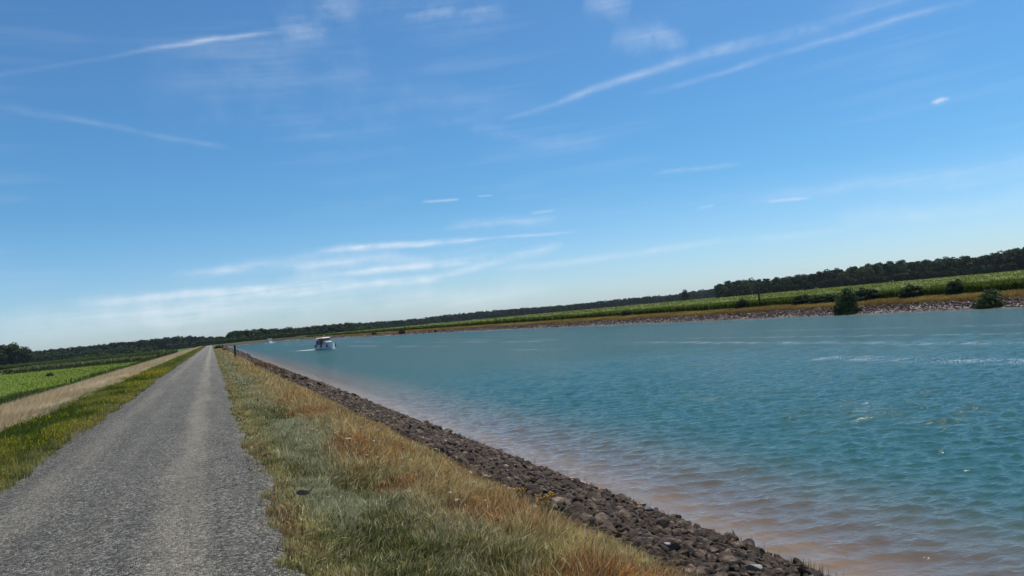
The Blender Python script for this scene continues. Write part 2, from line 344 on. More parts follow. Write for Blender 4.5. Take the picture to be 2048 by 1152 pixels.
# the reach beside and behind the viewer
sx = np.linspace(6.5, 68.5, 60); sy = np.linspace(0, 1, 40); t = math.tan(R(15))
SX, SY = np.meshgrid(sx, sy); SYY = SX * t * (1 - SY) + (-300) * SY
base = len(Pw); Pw = np.concatenate([Pw, np.stack([SX, SYY, np.full_like(SX, WATER)], -1).reshape(-1, 3)])
F = np.concatenate([F, grid_faces(40, 60) + base])
used = np.unique(F); remap = np.zeros(len(Pw), int); remap[used] = np.arange(len(used)); Pw = Pw[used]; F = remap[F]
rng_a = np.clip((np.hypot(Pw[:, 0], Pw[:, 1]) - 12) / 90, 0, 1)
tag(link('water', npmesh('water', Pw, F.ravel(), np.full(len(F), 4), [M['water']], smooth=True,
    attrs={'clear': clearf(Pw[:, 0], Pw[:, 1]), 'range': rng_a, 'wake': np.clip(wakef(Pw[:, 0], Pw[:, 1]), 0, 1)})), kind='structure')

# ------------------------------------------------------------------ blades
def blades(P, H, W, lean, C, yaw=None, head=None):
    n = len(P); yaw = rng.random(n) * math.pi if yaw is None else yaw
    sx_, sy_ = np.cos(yaw) * W / 2, np.sin(yaw) * W / 2; V = np.zeros((n, 5, 3))
    for i, (sg, hz, wf, lf) in enumerate(((-1, 0, 1, 0), (1, 0, 1, 0), (1, .55, .85, .3), (-1, .55, .85, .3), (0, 1, 0, 1))):
        V[:, i, 0] = P[:, 0] + sg * sx_ * wf + lean[:, 0] * H * lf
        V[:, i, 1] = P[:, 1] + sg * sy_ * wf + lean[:, 1] * H * lf
        V[:, i, 2] = P[:, 2] + H * hz * np.sqrt(np.clip(1 - (lf * np.hypot(lean[:, 0], lean[:, 1])) ** 2 * .5, .2, 1)) - (.02 if hz == 0 else 0)
    b = np.arange(n)[:, None] * 5
    L = np.concatenate([b + 0, b + 1, b + 2, b + 3, b + 3, b + 2, b + 4], 1).ravel(); T = np.tile([4, 3], n)
    return V.reshape(-1, 3), L, T, np.repeat(C, 5, 0)
def stuff(name, parts, m, label, cat):
    off = 0; Vs, Ls, Ts, Cs = [], [], [], []
    for v, l, t, c in parts: Vs.append(v); Ls.append(l + off); Ts.append(t); Cs.append(c); off += len(v)
    o = link(name, npmesh(name, np.concatenate(Vs), np.concatenate(Ls), np.concatenate(Ts), [m], col=np.concatenate(Cs)))
    return tag(o, label, cat, kind='stuff')
def logy(n, a, b): return a * (b / a) ** rng.random(n)
def wpx(d, real, px=.8): return np.maximum(real, px * d * 2 / FPX)   # blades thicken with distance as they merge into tufts
def leanv(n, ax, ay, sp): return np.stack([ax + rng.normal(0, sp, n), ay + rng.normal(0, sp, n)], 1)

# right verge: between track and stones
def verge_right(n, ya, yb):
    y = logy(n, ya, yb) if ya > 0 else rng.uniform(ya, yb, n); x = rng.uniform(.3, 3.75, n); d = np.hypot(x, y)
    edge = .42 + (fnoise(y, y * 0, 1.1, 9) - .5) * .34 + (vnoise(x, y, .25, 8) - .5) * .3
    edge = edge - (rng.random(n) < .22) * rng.exponential(.13, n) * (vnoise(x, y, .35, 447) > .45); keep = (x > edge) & (x < 2.84 + (fnoise(x, y, .9, 12) - .5) * .6 + rng.exponential(.06, n)); x, y, d = x[keep], y[keep], d[keep]; n = len(x)
    p1 = fnoise(x, y * .5, .9, 41); p2 = fnoise(x, y, .5, 51); p3 = fnoise(x, y * .35, 1.6, 61); p4 = fnoise(x + 5, y * .8, .7, 88)
    green, grey, straw, gold, rust, yel = (.155, .155, .045), (.40, .39, .22), (.64, .53, .29), (.5, .31, .11), (.36, .15, .045), (.40, .34, .12)
    c = mixc(green, grey, sst(.38, .56, p1) * .85)
    c = mixc(c, yel, sst(.95, .55, x + (p2 - .5) * .5) * .9); c = mixc(c, (.3, .17, .075), (vnoise(x, y, .3, 444) > .55) * sst(.75, .5, x) * .7)
    gt = sst(1.2, 2.15, x + (p3 - .5) * 1.5 + np.minimum(y, 20) * .012)
    c = mixc(c, np.where((p2 + rng.normal(0, .08, n) > .46)[:, None], gold, (.44, .34, .13)), gt * .92)
    c = mixc(c, rust, sst(.55, .68, p4) * .7 * sst(1.0, 1.6, x)); c = mixc(c, straw, (rng.random(n) < .24) * .8)
    c = mixc(c, (.09, .12, .03), sst(.42, .3, p2) * .4 * (1 - gt))
    c = c * rng.uniform(.45, 1.6, (n, 1))
    h = (.055 + .06 * p1 + gt * .1) * rng.uniform(.45, 1.35, n); h *= 1 - .5 * sst(2.1, 2.75, x); h *= .55 + .45 * sst(edge[keep], edge[keep] + .4, x)
    la = vnoise(x, y, .28, 401) * 9; lm = .15 + .5 * vnoise(x, y, .2, 402); lv = leanv(n, .22, -.03, .3) + np.stack([np.cos(la) * lm, np.sin(la) * lm], 1); h *= .55 + .9 * vnoise(x, y, .17, 403)
    tall = (rng.random(n) < .04 * gt) & (x < 2.7); h = np.where(tall, h * 1.7, h)
    return blades(np.stack([x, y, zleft(x, y) + .02], 1), h, wpx(d, .0065, .6) * rng.uniform(.5, 1.5, n), lv, c)
stuff('verge_grass', [verge_right(210000, 3.2, 30), verge_right(90000, 12, 120), verge_right(40000, 60, 490), verge_right(6000, -12, 3.2)], M['grass'],
      'patchy green, grey and golden grass between the gravel track and the stone bank', 'grass')

# left verge with yellow flowers
def verge_left(n, ya, yb, flower=False):
    y = logy(n, ya, yb) if ya > 0 else rng.uniform(ya, yb, n); x = rng.uniform(-5.9, -2.4, n); d = np.hypot(x, y)
    edge = -2.66 + (fnoise(y, y * 0, 1.3, 19) - .5) * .34 - (vnoise(x, y, .3, 18) - .5) * .4
    p1 = fnoise(x, y * .6, .9, 141); p2 = fnoise(x, y, .45, 151)
    edge = edge + (rng.random(n) < .22) * rng.exponential(.13, n) * (vnoise(x, y, .35, 448) > .45); keep = (x < edge)
    if flower: keep &= (fnoise(x, y * .5, 1.1, 171) > .57) & (x > -5.2)
    x, y, d, p1, p2, edge = x[keep], y[keep], d[keep], p1[keep], p2[keep], edge[keep]; n = len(x)
    if flower:
        P = np.stack([x, y, zleft(x, y) + rng.uniform(.1, .24, n)], 1)
        return blades(P, wpx(d, .01, .6), wpx(d, .016, .9), leanv(n, 0, 0, .5), np.array([.55, .42, .02]) * rng.uniform(.6, 1.2, (n, 1)))
    c = mixc((.1, .135, .02), (.29, .27, .05), sst(.4, .62, p1)); c = mixc(c, (.5, .4, .2), sst(-4.7, -5.5, x + (p2 - .5)) * .8)
    c = mixc(c, (.4, .33, .13), sst(-3.1, -2.7, x) * .6); c = mixc(c, (.075, .12, .02), sst(.42, .3, p2) * .7) * rng.uniform(.6, 1.35, (n, 1))
    h = (.09 + .13 * p1) * rng.uniform(.5, 1.4, n) * (.5 + .5 * sst(edge, edge - .5, x))
    return blades(np.stack([x, y, zleft(x, y) + .02], 1), h, wpx(d, .006, .6) * rng.uniform(.6, 1.3, n), leanv(n, .15, 0, .35), c)
stuff('flower_verge_grass', [verge_left(90000, 5, 40), verge_left(40000, 25, 480), verge_left(5000, -12, 5)], M['grass'], 'green yellow grass along the left edge of the gravel track', 'grass')
stuff('yellow_flowers', [verge_left(13000, 5, 60, True)], M['grass'], 'small yellow flowers scattered in the grass left of the gravel track', 'flowers')

def slope_left(n, ya, yb):
    y = logy(n, ya, yb) if ya > 0 else rng.uniform(ya, yb, n); x = -rng.uniform(4.0, 15.6, n); d = np.hypot(x, y)
    p1 = fnoise(x, y * .5, 1.8, 241); p2 = fnoise(x, y, .8, 251); keep = (x < -4.0 - p2 * 1.2) & (y < 478); x, y, d, p1, p2 = (q[keep] for q in (x, y, d, p1, p2)); n = len(x)
    c = mixc((.92, .72, .44), (.72, .52, .28), sst(.35, .65, p1)); c = mixc(c, (.3, .17, .075), sst(.62, .72, p2) * .5 * sst(-7, -4.8, x)); c = mixc(c, (.2, .2, .07), sst(-13.5, -15.6, x + (p2 - .5) * 2) * .9)
    c = c * rng.uniform(.7, 1.3, (n, 1)); h = (.42 + .3 * p1) * rng.uniform(.6, 1.25, n) * (.4 + .6 * sst(-4.3, -6.5, x))
    return blades(np.stack([x, y, zleft(x, y)], 1), h, wpx(d, .007, .55) * rng.uniform(.6, 1.3, n), leanv(n, .45, -.05, .22), c)
stuff('straw_grass', [slope_left(150000, 7, 60), slope_left(70000, 40, 480), slope_left(6000, -12, 7)], M['grass'], 'tall pale straw coloured grass on the embankment slope left of the track', 'grass')

def field_edge(n, ya, yb):
    y = logy(n, ya, yb); x = -15 - np.abs(rng.normal(0, 1.6, n)) ; d = np.hypot(x, y); p = fnoise(x * .7, y * .4, 2.2, 341)
    keep = rng.random(n) < sst(.35, .6, p) + .25; x, y, d, p = x[keep], y[keep], d[keep], p[keep]; n = len(x)
    c = mixc((.04, .075, .015), (.10, .15, .03), rng.random(n)); c = mixc(c, (.3, .25, .1), (rng.random(n) < .15) * .7)
    return blades(np.stack([x, y, zleft(x, y)], 1), (.35 + .6 * sst(.45, .75, p)) * rng.uniform(.5, 1.1, n), wpx(d, .03, .8) * rng.uniform(.7, 1.4, n), leanv(n, .2, 0, .35), c)
stuff('field_edge_weeds', [field_edge(16000, 18, 90), field_edge(9000, 60, 260)], M['grass'], 'dark green weeds along the edge of the bright green field', 'weeds')
MA, MB_ = Vector((*at_z(0, 746, -2.2), 0)), Vector((*at_z(322, 716, -2.2), 0))      # front edge of the left maize
md = (MB_ - MA).normalized(); mn = Vector((-md.y, md.x, 0)); mn = mn if mn.y > 0 else -mn
def field_crop(n):
    y = logy(n, 20, 300); x = -16 - rng.random(n) ** 1.6 * 190; d = np.hypot(x, y)
    f = (x - MA.x) * mn.x + (y - MA.y) * mn.y; keep = f < 0; x, y, d = x[keep], y[keep], d[keep]; n = len(x)
    p = fnoise(x, y, 6, 441); c = mixc((.105, .145, .006), (.14, .18, .009), np.clip(p + rng.normal(0, .2, n), 0, 1))
    return blades(np.stack([x, y, zleft(x, y)], 1), rng.uniform(.09, .15, n), wpx(d, .02, .5), leanv(n, .1, 0, .4), c)
stuff('field_crop', [field_crop(90000)], M['grass'], 'low bright green crop covering the field beyond the straw slope', 'crop')

def bank_right(n, ya, yb):
    y = rng.uniform(ya, yb, n) if ya < 0 else logy(n, ya, yb); o = 2.9 + rng.random(n) * 6.6; x = XR(y) + o; d = np.hypot(x, y)
    p = fnoise(x * .6, y * .6, 3, 541); p2 = fnoise(x, y, 1, 545); keep = (o > 3.2 + (p2 - .5) * 1.6); x, y, d, p, p2, o = (q[keep] for q in (x, y, d, p, p2, o)); n = len(x)
    c = mixc((.5, .36, .1), (.38, .24, .07), sst(.35, .65, p)); c = mixc(c, (.34, .33, .07), sst(.55, .7, p2) * .5); c = mixc(c, (.2, .1, .035), sst(5.5, 3, o) * .6) * rng.uniform(.55, 1.1, (n, 1))
    return blades(np.stack([x, y, zright(x, y)], 1), (.14 + .2 * p) * rng.uniform(.6, 1.4, n), wpx(d, .04, .8), leanv(n, .3, -.1, .35), c)
stuff('far_bank_grass', [bank_right(60000, 20, 480), bank_right(60000, 18, 160), bank_right(5000, -60, 20)], M['grass'], 'golden brown dry grass on the far bank above the stones', 'grass')

# ------------------------------------------------------------------ maize
def maize_parts(x, y, z, hh, d, cols, per=4):
    out = []; n = len(x)
    for k in range(per):
        a = rng.random(n) * 2 * math.pi; l = rng.uniform(.35, .8, n); f = rng.uniform(.35, .8, n)
        c = mixc(cols[0], cols[1], rng.random(n)) * rng.uniform(.75, 1.25, (n, 1))
        out.append(blades(np.stack([x, y, z + hh * f * .5], 1), hh * (1 - f * .5) * rng.uniform(.75, 1.05, n), wpx(d, .085, 1.0), np.stack([np.cos(a) * l, np.sin(a) * l], 1), c))
    c = np.tile(np.array(cols[0]) * .9, (n, 1)); out.append(blades(np.stack([x, y, z], 1), hh, wpx(d, .05, .5), leanv(n, 0, 0, .05), c))
    return out
def canopy(name, P, m):
    return None
# right hand field: rows run along the canal
def maize_right(n, rows, far=False):
    if far:
        a = np.radians(rng.uniform(8, 58, n)); r = 85 * (900 / 85) ** (rng.random(n) ** .8); x = r * np.sin(a); y = r * np.cos(a)
        k = (x > XR(y) + 8.4) & (y < 560); x, y = x[k], y[k]
    else:
        y = logy(n, 25, 520); x = XR(y) + 8.4 + rng.integers(0, rows, n) * .75 + rng.normal(0, .08, n)
    return x, y
MZ = []
for (n, rows, far) in ((16000, 6, False), (26000, 0, True)):
    x, y = maize_right(n, rows, far); d = np.hypot(x, y)
    hh = (1.2 + .25 * (fnoise(x, y, 14, 641) - .5)) * rng.uniform(.85, 1.1, len(x))
    MZ += maize_parts(x, y, zright(x, y), hh, d, ((.11, .145, .014), (.165, .19, .024)) if far else ((.03, .06, .008), (.17, .21, .03)), 3)
o = stuff('maize_crop', MZ, M['maize'], 'green maize crop on the far side of the canal in front of the forest', 'crop')
def canopy_mat(b):
    n = b.math('ADD', b.math('MULTIPLY', b.noise(1.4, 8, .7), .6), b.math('MULTIPLY', b.noise(.05, 3), .4))
    return b.pri(b.ramp(n, [(.3, (.1, .125, .012)), (.5, (.15, .175, .02)), (.68, (.2, .22, .03))]), 1.0, b.bump(b.noise(1.8, 7, .7), .5))
M['canopy'] = mat('maize_canopy', canopy_mat)
cy = np.concatenate([np.arange(10, 120, 2), np.arange(120, 580, 12)]).astype(float); co = np.array([9.4, 9.8, 13, 16, 20, 30, 45, 70, 110, 180, 300, 600, 1400])
CV = np.zeros((len(cy), len(co), 3)); CV[..., 0] = XR(cy)[:, None] + co; CV[..., 1] = cy[:, None]; CV[..., 2] = -.55 + .95
CV[:, 0, 2] = -.9; CV[..., 2] += (fnoise(CV[..., 0], CV[..., 1], 5, 31) - .5) * .15
Fc = grid_faces(len(cy), len(co))
tag(link('maize_field', npmesh('maize_field', CV.reshape(-1, 3), Fc.ravel(), np.full(len(Fc), 4), [M['canopy']], smooth=True)), 'dense leafy top of the maize stretching back to the forest across the canal', 'crop', kind='stuff')

# left hand maize
def left_pt(u_, w_): return MA.x + md.x * u_ + mn.x * w_, MA.y + md.y * u_ + mn.y * w_
Lm = (MB_ - MA).length; ML = []
for n, w0, w1 in ((15000, 0, 3.5), (14000, 3.5, 160)):
    uu = rng.uniform(-70, Lm, n); ww = w0 + (w1 - w0) * rng.random(n) ** 1.5; ww = np.round(ww / .75) * .75
    x, y = left_pt(uu, ww); ok = x < -17.5; x, y = x[ok], y[ok]; d = np.hypot(x, y)
    ML += maize_parts(x, y, np.full(len(x), -2.2), rng.uniform(1.9, 2.35, len(x)), d, ((.03, .06, .012), (.17, .21, .07)), 5)
n = 6000; yb = rng.uniform(262, 430, n); xb = -17.5 - rng.random(n) * 40; d = np.hypot(xb, yb)
ML += maize_parts(xb, yb, np.full(n, -2.2), rng.uniform(1.5, 1.9, n), d, ((.09, .11, .04), (.24, .24, .11)), 4)
stuff('maize_crop', ML, M['maize'], 'tall dark green maize standing behind the bright field on the left', 'crop')
us = np.linspace(-75, Lm - 4, 40); ws = np.array([1.4, 1.5, 4, 12, 30, 60, 110, 170]); U, W_ = np.meshgrid(us, ws)
cx, cyy = left_pt(U, W_); cz = np.full_like(cx, -.45) + (fnoise(cx, cyy, 5, 3) - .5) * .3; cz[0] = -2.2; cx = np.minimum(cx, -18.3)
Fc = grid_faces(len(ws), len(us))
tag(link('maize_field', npmesh('maize_field', np.stack([cx, cyy, cz], -1).reshape(-1, 3), Fc.ravel(), np.full(len(Fc), 4), [M['canopy']], smooth=True)), 'dense leafy top of the tall maize on the left reaching to the wood', 'crop', kind='stuff')

# ------------------------------------------------------------------ stones
def rock_proto(seed, npts, flat=.6):
    r = np.random.default_rng(seed); bm = bmesh.new()
    for i in range(npts):
        v = r.normal(size=3); v /= np.linalg.norm(v); v *= r.uniform(.8, 1.05); bm.verts.new((v[0], v[1] * r.uniform(.7, .95), v[2] * flat))
    res = bmesh.ops.convex_hull(bm, input=bm.verts)
    bmesh.ops.delete(bm, geom=[v for v in bm.verts if not v.link_faces], context='VERTS')
    bmesh.ops.triangulate(bm, faces=bm.faces); bmesh.ops.recalc_face_normals(bm, faces=bm.faces)
    bm.verts.ensure_lookup_table(); bm.verts.index_update()
    Vv = np.array([v.co[:] for v in bm.verts]); Ff = np.array([[v.index for v in f.verts] for f in bm.faces]); bm.free(); return Vv, Ff
PRO = [rock_proto(i, 14) for i in range(14)]; PROL = [rock_proto(50 + i, 8) for i in range(8)]
def rotm(n):
    a = rng.random(n) * 6.283; t1 = rng.normal(0, .35, n); t2 = rng.normal(0, .35, n); out = np.zeros((n, 3, 3))
    for i in range(n): out[i] = np.array((Matrix.Rotation(a[i], 3, 'Z') @ Matrix.Rotation(t1[i], 3, 'X') @ Matrix.Rotation(t2[i], 3, 'Y')))
    return out
def rock_field(P, S, protos, RC=None):
    n = len(P); Rt = rotm(n); pi = rng.integers(0, len(protos), n); Vs, Ls, Cc, off = [], [], [], 0
    for k, (v, f) in enumerate(protos):
        idx = np.where(pi == k)[0]
        if not len(idx): continue
        vv = np.einsum('nij,mj->nmi', Rt[idx], v) * S[idx, None, None] + P[idx, None, :]
        ff = f[None] + (np.arange(len(idx)) * len(v))[:, None, None] + off
        Vs.append(vv.reshape(-1, 3)); Ls.append(ff.reshape(-1)); Cc.append(np.repeat(RC[idx], len(v), 0) if RC is not None else None); off += len(idx) * len(v)
    L = np.concatenate(Ls); out = (np.concatenate(Vs), L, np.full(len(L) // 3, 3)); return out if RC is None else out + (np.concatenate(Cc),)
# near bank, jittered grid so stones lie side by side
def near_rocks(ya, yb, step, smin, smax):
    yy, oo = np.meshgrid(np.arange(ya, yb, step), np.arange(-4.55, -.6, step * .8)); n = yy.size
    yy = yy.ravel() + rng.uniform(-.5, .5, n) * step; oo = oo.ravel() + rng.uniform(-.5, .5, n) * step
    keep = oo > -4.3 + (fnoise(yy, oo * 0, 1.4, 15) - .5) * .7; yy, oo = yy[keep], oo[keep]; x = XL(yy) + oo; n = len(x)
    s_ = (smin + (smax * 1.15 - smin) * rng.random(n) ** 1.6) * (1 + .7 * (rng.random(n) < .07)); s_ *= np.where((oo < -3.7) | (oo > -.8), .62, 1)
    return np.stack([x, yy, zleft(x, yy) + s_ * .22], 1), s_
PR, SR = near_rocks(-10, 34, .13, .04, .1); P2, S2 = near_rocks(34, 150, .24, .09, .17); P3, S3 = near_rocks(150, 520, .8, .3, .5)
Rcam = np.array(RM.transposed())
q = (PR - np.array([0, 0, CAM_H])) @ Rcam.T; pxx = 1024 + FPX * q[:, 0] / -q[:, 2]; pyy = 576 - FPX * q[:, 1] / -q[:, 2]
inv_ = (q[:, 2] < 0) & (pxx > -20) & (pxx < 2060) & (pyy < 1170); score = np.where(inv_, SR / -q[:, 2], 0); top = np.argsort(-score)[:286]
rest = np.ones(len(PR), bool); rest[top] = False
for nm, args in (('riprap', (PR[rest], SR[rest], PRO)),):
    v1, l1, t1 = rock_field(*args); v2, l2, t2 = rock_field(np.concatenate([P2, P3]), np.concatenate([S2, S3]), PROL)
    me = npmesh(nm, np.concatenate([v1, v2]), np.concatenate([l1, l2 + len(v1)]), np.concatenate([t1, t2]), [M['rock']])
    tag(link(nm, me), 'countless dark angular stones lining the near bank of the canal', 'stones', kind='stuff')
rms = []
for i, (v, f) in enumerate(PRO):
    # close stones get an extra cut of detail: broken edges
    bm = bmesh.new(); bv = [bm.verts.new(c) for c in v]
    for t3 in f: bm.faces.new([bv[j] for j in t3])
    bmesh.ops.bevel(bm, geom=bm.edges[:], offset=.07, segments=1, affect='EDGES', profile=.6)
    me = bpy.data.meshes.new('stone'); bm.to_mesh(me); bm.free(); me.materials.append(M['rock']); rms.append(me)
for j, i in enumerate(top):
    o = link('stone', rms[j % len(rms)], None, PR[i]); s_ = SR[i]; o.scale = (s_, s_, s_)
    o.rotation_euler = (rng.normal(0, .3), rng.normal(0, .3), rng.random() * 6.28)
    oo = PR[i][0] - 7.14
    if oo > -1.0: tag(o, 'angular stone at the wet foot of the near bank, touching the water', 'stone', 'stones at the water line of the near bank')
    elif oo < -3.3: tag(o, 'small dark stone at the top of the near bank beside the golden grass', 'stone', 'stones along the grass edge of the near bank')
    else: tag(o, 'dark angular stone in the middle of the near bank slope', 'stone', 'stones in the middle of the near bank')
# a few pale ones that stand out
for px, py, s_, lab in ((1508, 1146, .1, 'large pale grey stone at the bottom of the photo, among dark stones'), (1335, 1098, .05, 'small whitish stone beside a fallen stick on the bank'),
                        (1282, 1078, .03, 'tiny white stone in the soil at the top of the stones'), (1300, 1022, .11, 'flat light grey stone halfway down the bank above the sunlit shallows')):
    z = -1.0
    for _ in range(8): x, y = at_z(px, py, z); z = float(zleft(x, y)) + .06
    o = link('pale_stone', rms[int(s_ * 100) % 14].copy(), None, (x, y, z + .05)); o.data.materials[0] = M['palerock']; o.scale = (s_, s_, s_ * .8); o.rotation_euler = (.2, .1, s_ * 20)
    tag(o, lab, 'stone')
# far bank stones
n = 26000; y = logy(n, 18, 560); o_ = rng.uniform(-.35, 3.7, n); x = XR(y) + o_; d = np.hypot(x, y)
s_ = np.maximum(rng.uniform(.1, .22, n), d * .0009 * rng.uniform(.7, 1.3, n))
rc = mixc((.03, .017, .011), (.15, .088, .06), rng.random(n) ** 1.3); pale = rng.random(n) < (.10 + .45 * np.exp(-np.clip(o_, 0, 9) / .45) + .25 * (fnoise(y, o_ * 2, 5, 909) > .58) * (o_ < 2))
rc = np.where(pale[:, None], np.array((.42, .33, .27)) * rng.uniform(.6, 1.2, (n, 1)), rc)
v, l, t, vc = rock_field(np.stack([x, y, zright(x, y) + s_ * .2], 1), s_, PROL, rc)
def farrock_f(b): return b.pri(b.attr('col'), .75, b.bump(b.noise(12, 4), .05), **{'Specular IOR Level': .3})
M['farrock'] = mat('far_riprap', farrock_f)
tag(link('far_riprap', npmesh('far_riprap', v, l, t, [M['farrock']], col=vc)), 'reddish brown stones lining the far bank of the canal', 'stones', kind='stuff')
n = 30000; y = logy(n, 4.5, 120); x = 2.62 + rng.normal(.25, .22, n) + (fnoise(y, y * 0, .9, 12) - .5) * .5; d = np.hypot(x, y)
c = mixc((.30, .16, .07), (.42, .3, .15), rng.random(n)) * rng.uniform(.5, 1.2, (n, 1))
stuff('dead_grass', [blades(np.stack([x, y, zleft(x, y)], 1), rng.uniform(.03, .1, n), wpx(d, .005, .5), leanv(n, .3, 0, .8), c)], M['dead'], 'brown dead grass where the verge meets the top of the stones', 'grass')
# plants growing between the stones, and tufts on the water line
n = 5000; y = logy(n, 5, 150); cl = fnoise(y * 1.0, y * 0 + 3, .9, 713); oo = np.where(rng.random(n) < .55, rng.normal(-.75, .16, n), rng.uniform(-4.2, -.7, n))
keep = (cl > .6) | (fnoise(y, oo, .45, 717) > .66); y, oo = y[keep], oo[keep]; x = 7.14 + oo; d = np.hypot(x, y); n = len(x)
c = mixc((.12, .075, .03), (.2, .19, .06), rng.random(n)); c = mixc(c, (.16, .05, .035), (rng.random(n) < .3) * 1.0)
stuff('bank_weeds', [blades(np.stack([x, y, zleft(x, y)], 1), rng.uniform(.06, .17, n), wpx(d, .006, .45), leanv(n, .1, 0, .4), c)], M['grass'], 'thin reddish and green weeds growing between the stones of the near bank', 'weeds')

# ------------------------------------------------------------------ trees and shrubs
def tube(bm, pts, rad_, seg=6):
    rings = []
    for i, p in enumerate(pts):
        p = Vector(p); dv = (Vector(pts[min(i + 1, len(pts) - 1)]) - Vector(pts[max(i - 1, 0)])).normalized(); a = dv.orthogonal().normalized(); b_ = dv.cross(a)
        rings.append([bm.verts.new(p + (a * math.cos(t * 2 * math.pi / seg) + b_ * math.sin(t * 2 * math.pi / seg)) * rad_[i]) for t in range(seg)])
    for r0, r1 in zip(rings, rings[1:]):
        for t in range(seg): bm.faces.new((r0[t], r0[(t + 1) % seg], r1[(t + 1) % seg], r1[t]))
    bm.faces.new(rings[0][::-1]); bm.faces.new(rings[-1])
def bm_mesh(name, bm, m, smooth=False):
    bmesh.ops.recalc_face_normals(bm, faces=bm.faces)
    me = bpy.data.meshes.new(name); bm.to_mesh(me); bm.free(); me.materials.append(m)
    if smooth:
        for p in me.polygons: p.use_smooth = True
    return me
def crown_arrays(seed, H, rx, z0, nclump, per, leaf, cA, cB, shape='round'):
    r = np.random.default_rng(seed); V, C = [], []
    for k in range(nclump):
        for _ in range(60):
            p = r.uniform(-1, 1, 3)
            if np.linalg.norm(p) < 1 and (np.linalg.norm(p) > .35): break
        if shape == 'bush': p[2] = abs(p[2]) * 2 - 1
        zz = (p[2] + 1) / 2
        w = (1 - .35 * zz) if shape == 'round' else (1.05 - .75 * zz) if shape == 'cone' else (1.0 + .15 * zz) if shape == 'bush' else (.75 + .3 * zz)
        c = np.array([p[0] * rx * w, p[1] * rx * w, z0 + zz * (H - z0) * .95]); cr = rx * r.uniform(.28, .5)
        tint = r.uniform(.6, 1.5); base = np.array(cA) + (np.array(cB) - np.array(cA)) * r.random()
        for _ in range(per):
            q_ = r.normal(size=3); q_ /= np.linalg.norm(q_); q_ *= r.uniform(.55, 1) ** .5; pt = c + q_ * np.array([cr, cr, cr * .75])
            nrm = q_ + r.normal(size=3) * .6; nrm /= np.linalg.norm(nrm); a = np.cross(nrm, [0.3, .5, .8]); a /= np.linalg.norm(a); b_ = np.cross(nrm, a); s_ = leaf * r.uniform(.6, 1.3)
            a, b_ = a * s_, b_ * s_ * r.uniform(.5, 1)
            V += [pt - a, pt - b_, pt + a, pt + b_]; cc = base * tint * r.uniform(.75, 1.25); C += [cc] * 4
    V = np.array(V); C = np.array(C); V[:, 2] = np.maximum(V[:, 2], .05 if H > 2 else -.1)
    return V, C
def crown_mesh(name, V, C): return npmesh(name, V, np.arange(len(V)), np.full(len(V) // 4, 4), [M['foliage']], col=C)
def trunk_mesh(seed, H, z0, rx):
    r = random.Random(seed); bm = bmesh.new(); tube(bm, [(0, 0, -.3), (r.uniform(-.1, .1), 0, H * .3), (r.uniform(-.3, .3), r.uniform(-.3, .3), H * .62), (r.uniform(-.4, .4), 0, H * .9)], [H * .024, H * .018, H * .012, H * .004], 7)
    for i in range(6):
        a = r.uniform(0, 6.28); z1 = z0 + (H - z0) * r.uniform(-.02, .55); l = rx * r.uniform(.5, .85)
        tube(bm, [(0, 0, z1), (math.cos(a) * l * .5, math.sin(a) * l * .5, z1 + l * .4), (math.cos(a) * l, math.sin(a) * l, z1 + l * .95)], [H * .009, H * .006, H * .002], 5)
    return bm_mesh('trunk', bm, M['bark'])
DG, MG, LG = (.022, .036, .018), (.05, .074, .03), (.095, .13, .04)
TPL = []
for i, (H, rx, z0, sh, ca, cb) in enumerate(((13, 3.6, 1.6, 'round', DG, MG), (14, 3.2, 2.2, 'round', DG, MG), (12, 4.0, 1.2, 'round', DG, MG), (15, 3.0, 2.4, 'top', DG, MG), (14.5, 2.8, 1.6, 'cone', DG, DG), (12.5, 4.4, .8, 'round', MG, LG))):
    V, C = crown_arrays(100 + i, H, rx, z0, 40, 60, .42, ca, cb, sh); TPL.append((H, crown_mesh('crown', V, C), trunk_mesh(i, H, z0, rx), crown_arrays(200 + i, H, rx, .3, 22, 24, .8, ca, cb, sh)))
def tree(x, y, z, H, k, label, group, name='tree'):
    h0, cm_, tm, _ = TPL[k]; e_ = empty(name, (x, y, z), rng.random() * 6.28); s_ = H / h0; e_.scale = (s_ * rng.uniform(.9, 1.2), s_ * rng.uniform(.9, 1.2), s_)
    link('trunk', tm, e_); link('crown', cm_, e_); tag(e_, label, 'tree', group); return e_
# skyline: column, height above the horizon in px of the photo, distance
SK = [(-120, 26, 600), (0, 29, 590), (25, 31, 580), (48, 27, 590), (58, 20, 600)]
def hz(pts, px): return float(np.interp(px, [p[0] for p in pts], [p[1] for p in pts]))
def htree(v_px, dist, zb): return v_px * dist / FPX + CAM_H - zb
RIGHT = [(1428, 22), (1440, 25), (1487, 27), (1540, 26), (1600, 28), (1671, 30), (1716, 34), (1761, 34), (1818, 32), (1911, 31), (1960, 29), (2006, 30), (2048, 36), (2200, 36)]
LEFTW = [(62, 13), (120, 14), (200, 15), (300, 16.5), (350, 17.5), (400, 14), (432, 10), (452, 11)]
MIDW = [(455, 18), (475, 19), (540, 17), (595, 14), (640, 14), (712, 14)]
FARW = [(700, 13), (797, 10), (860, 11), (900, 12), (979, 12.5), (1065, 11), (1140, 10), (1207, 11), (1291, 12), (1336, 10.5), (1422, 15), (1440, 15)]
cnt = 0
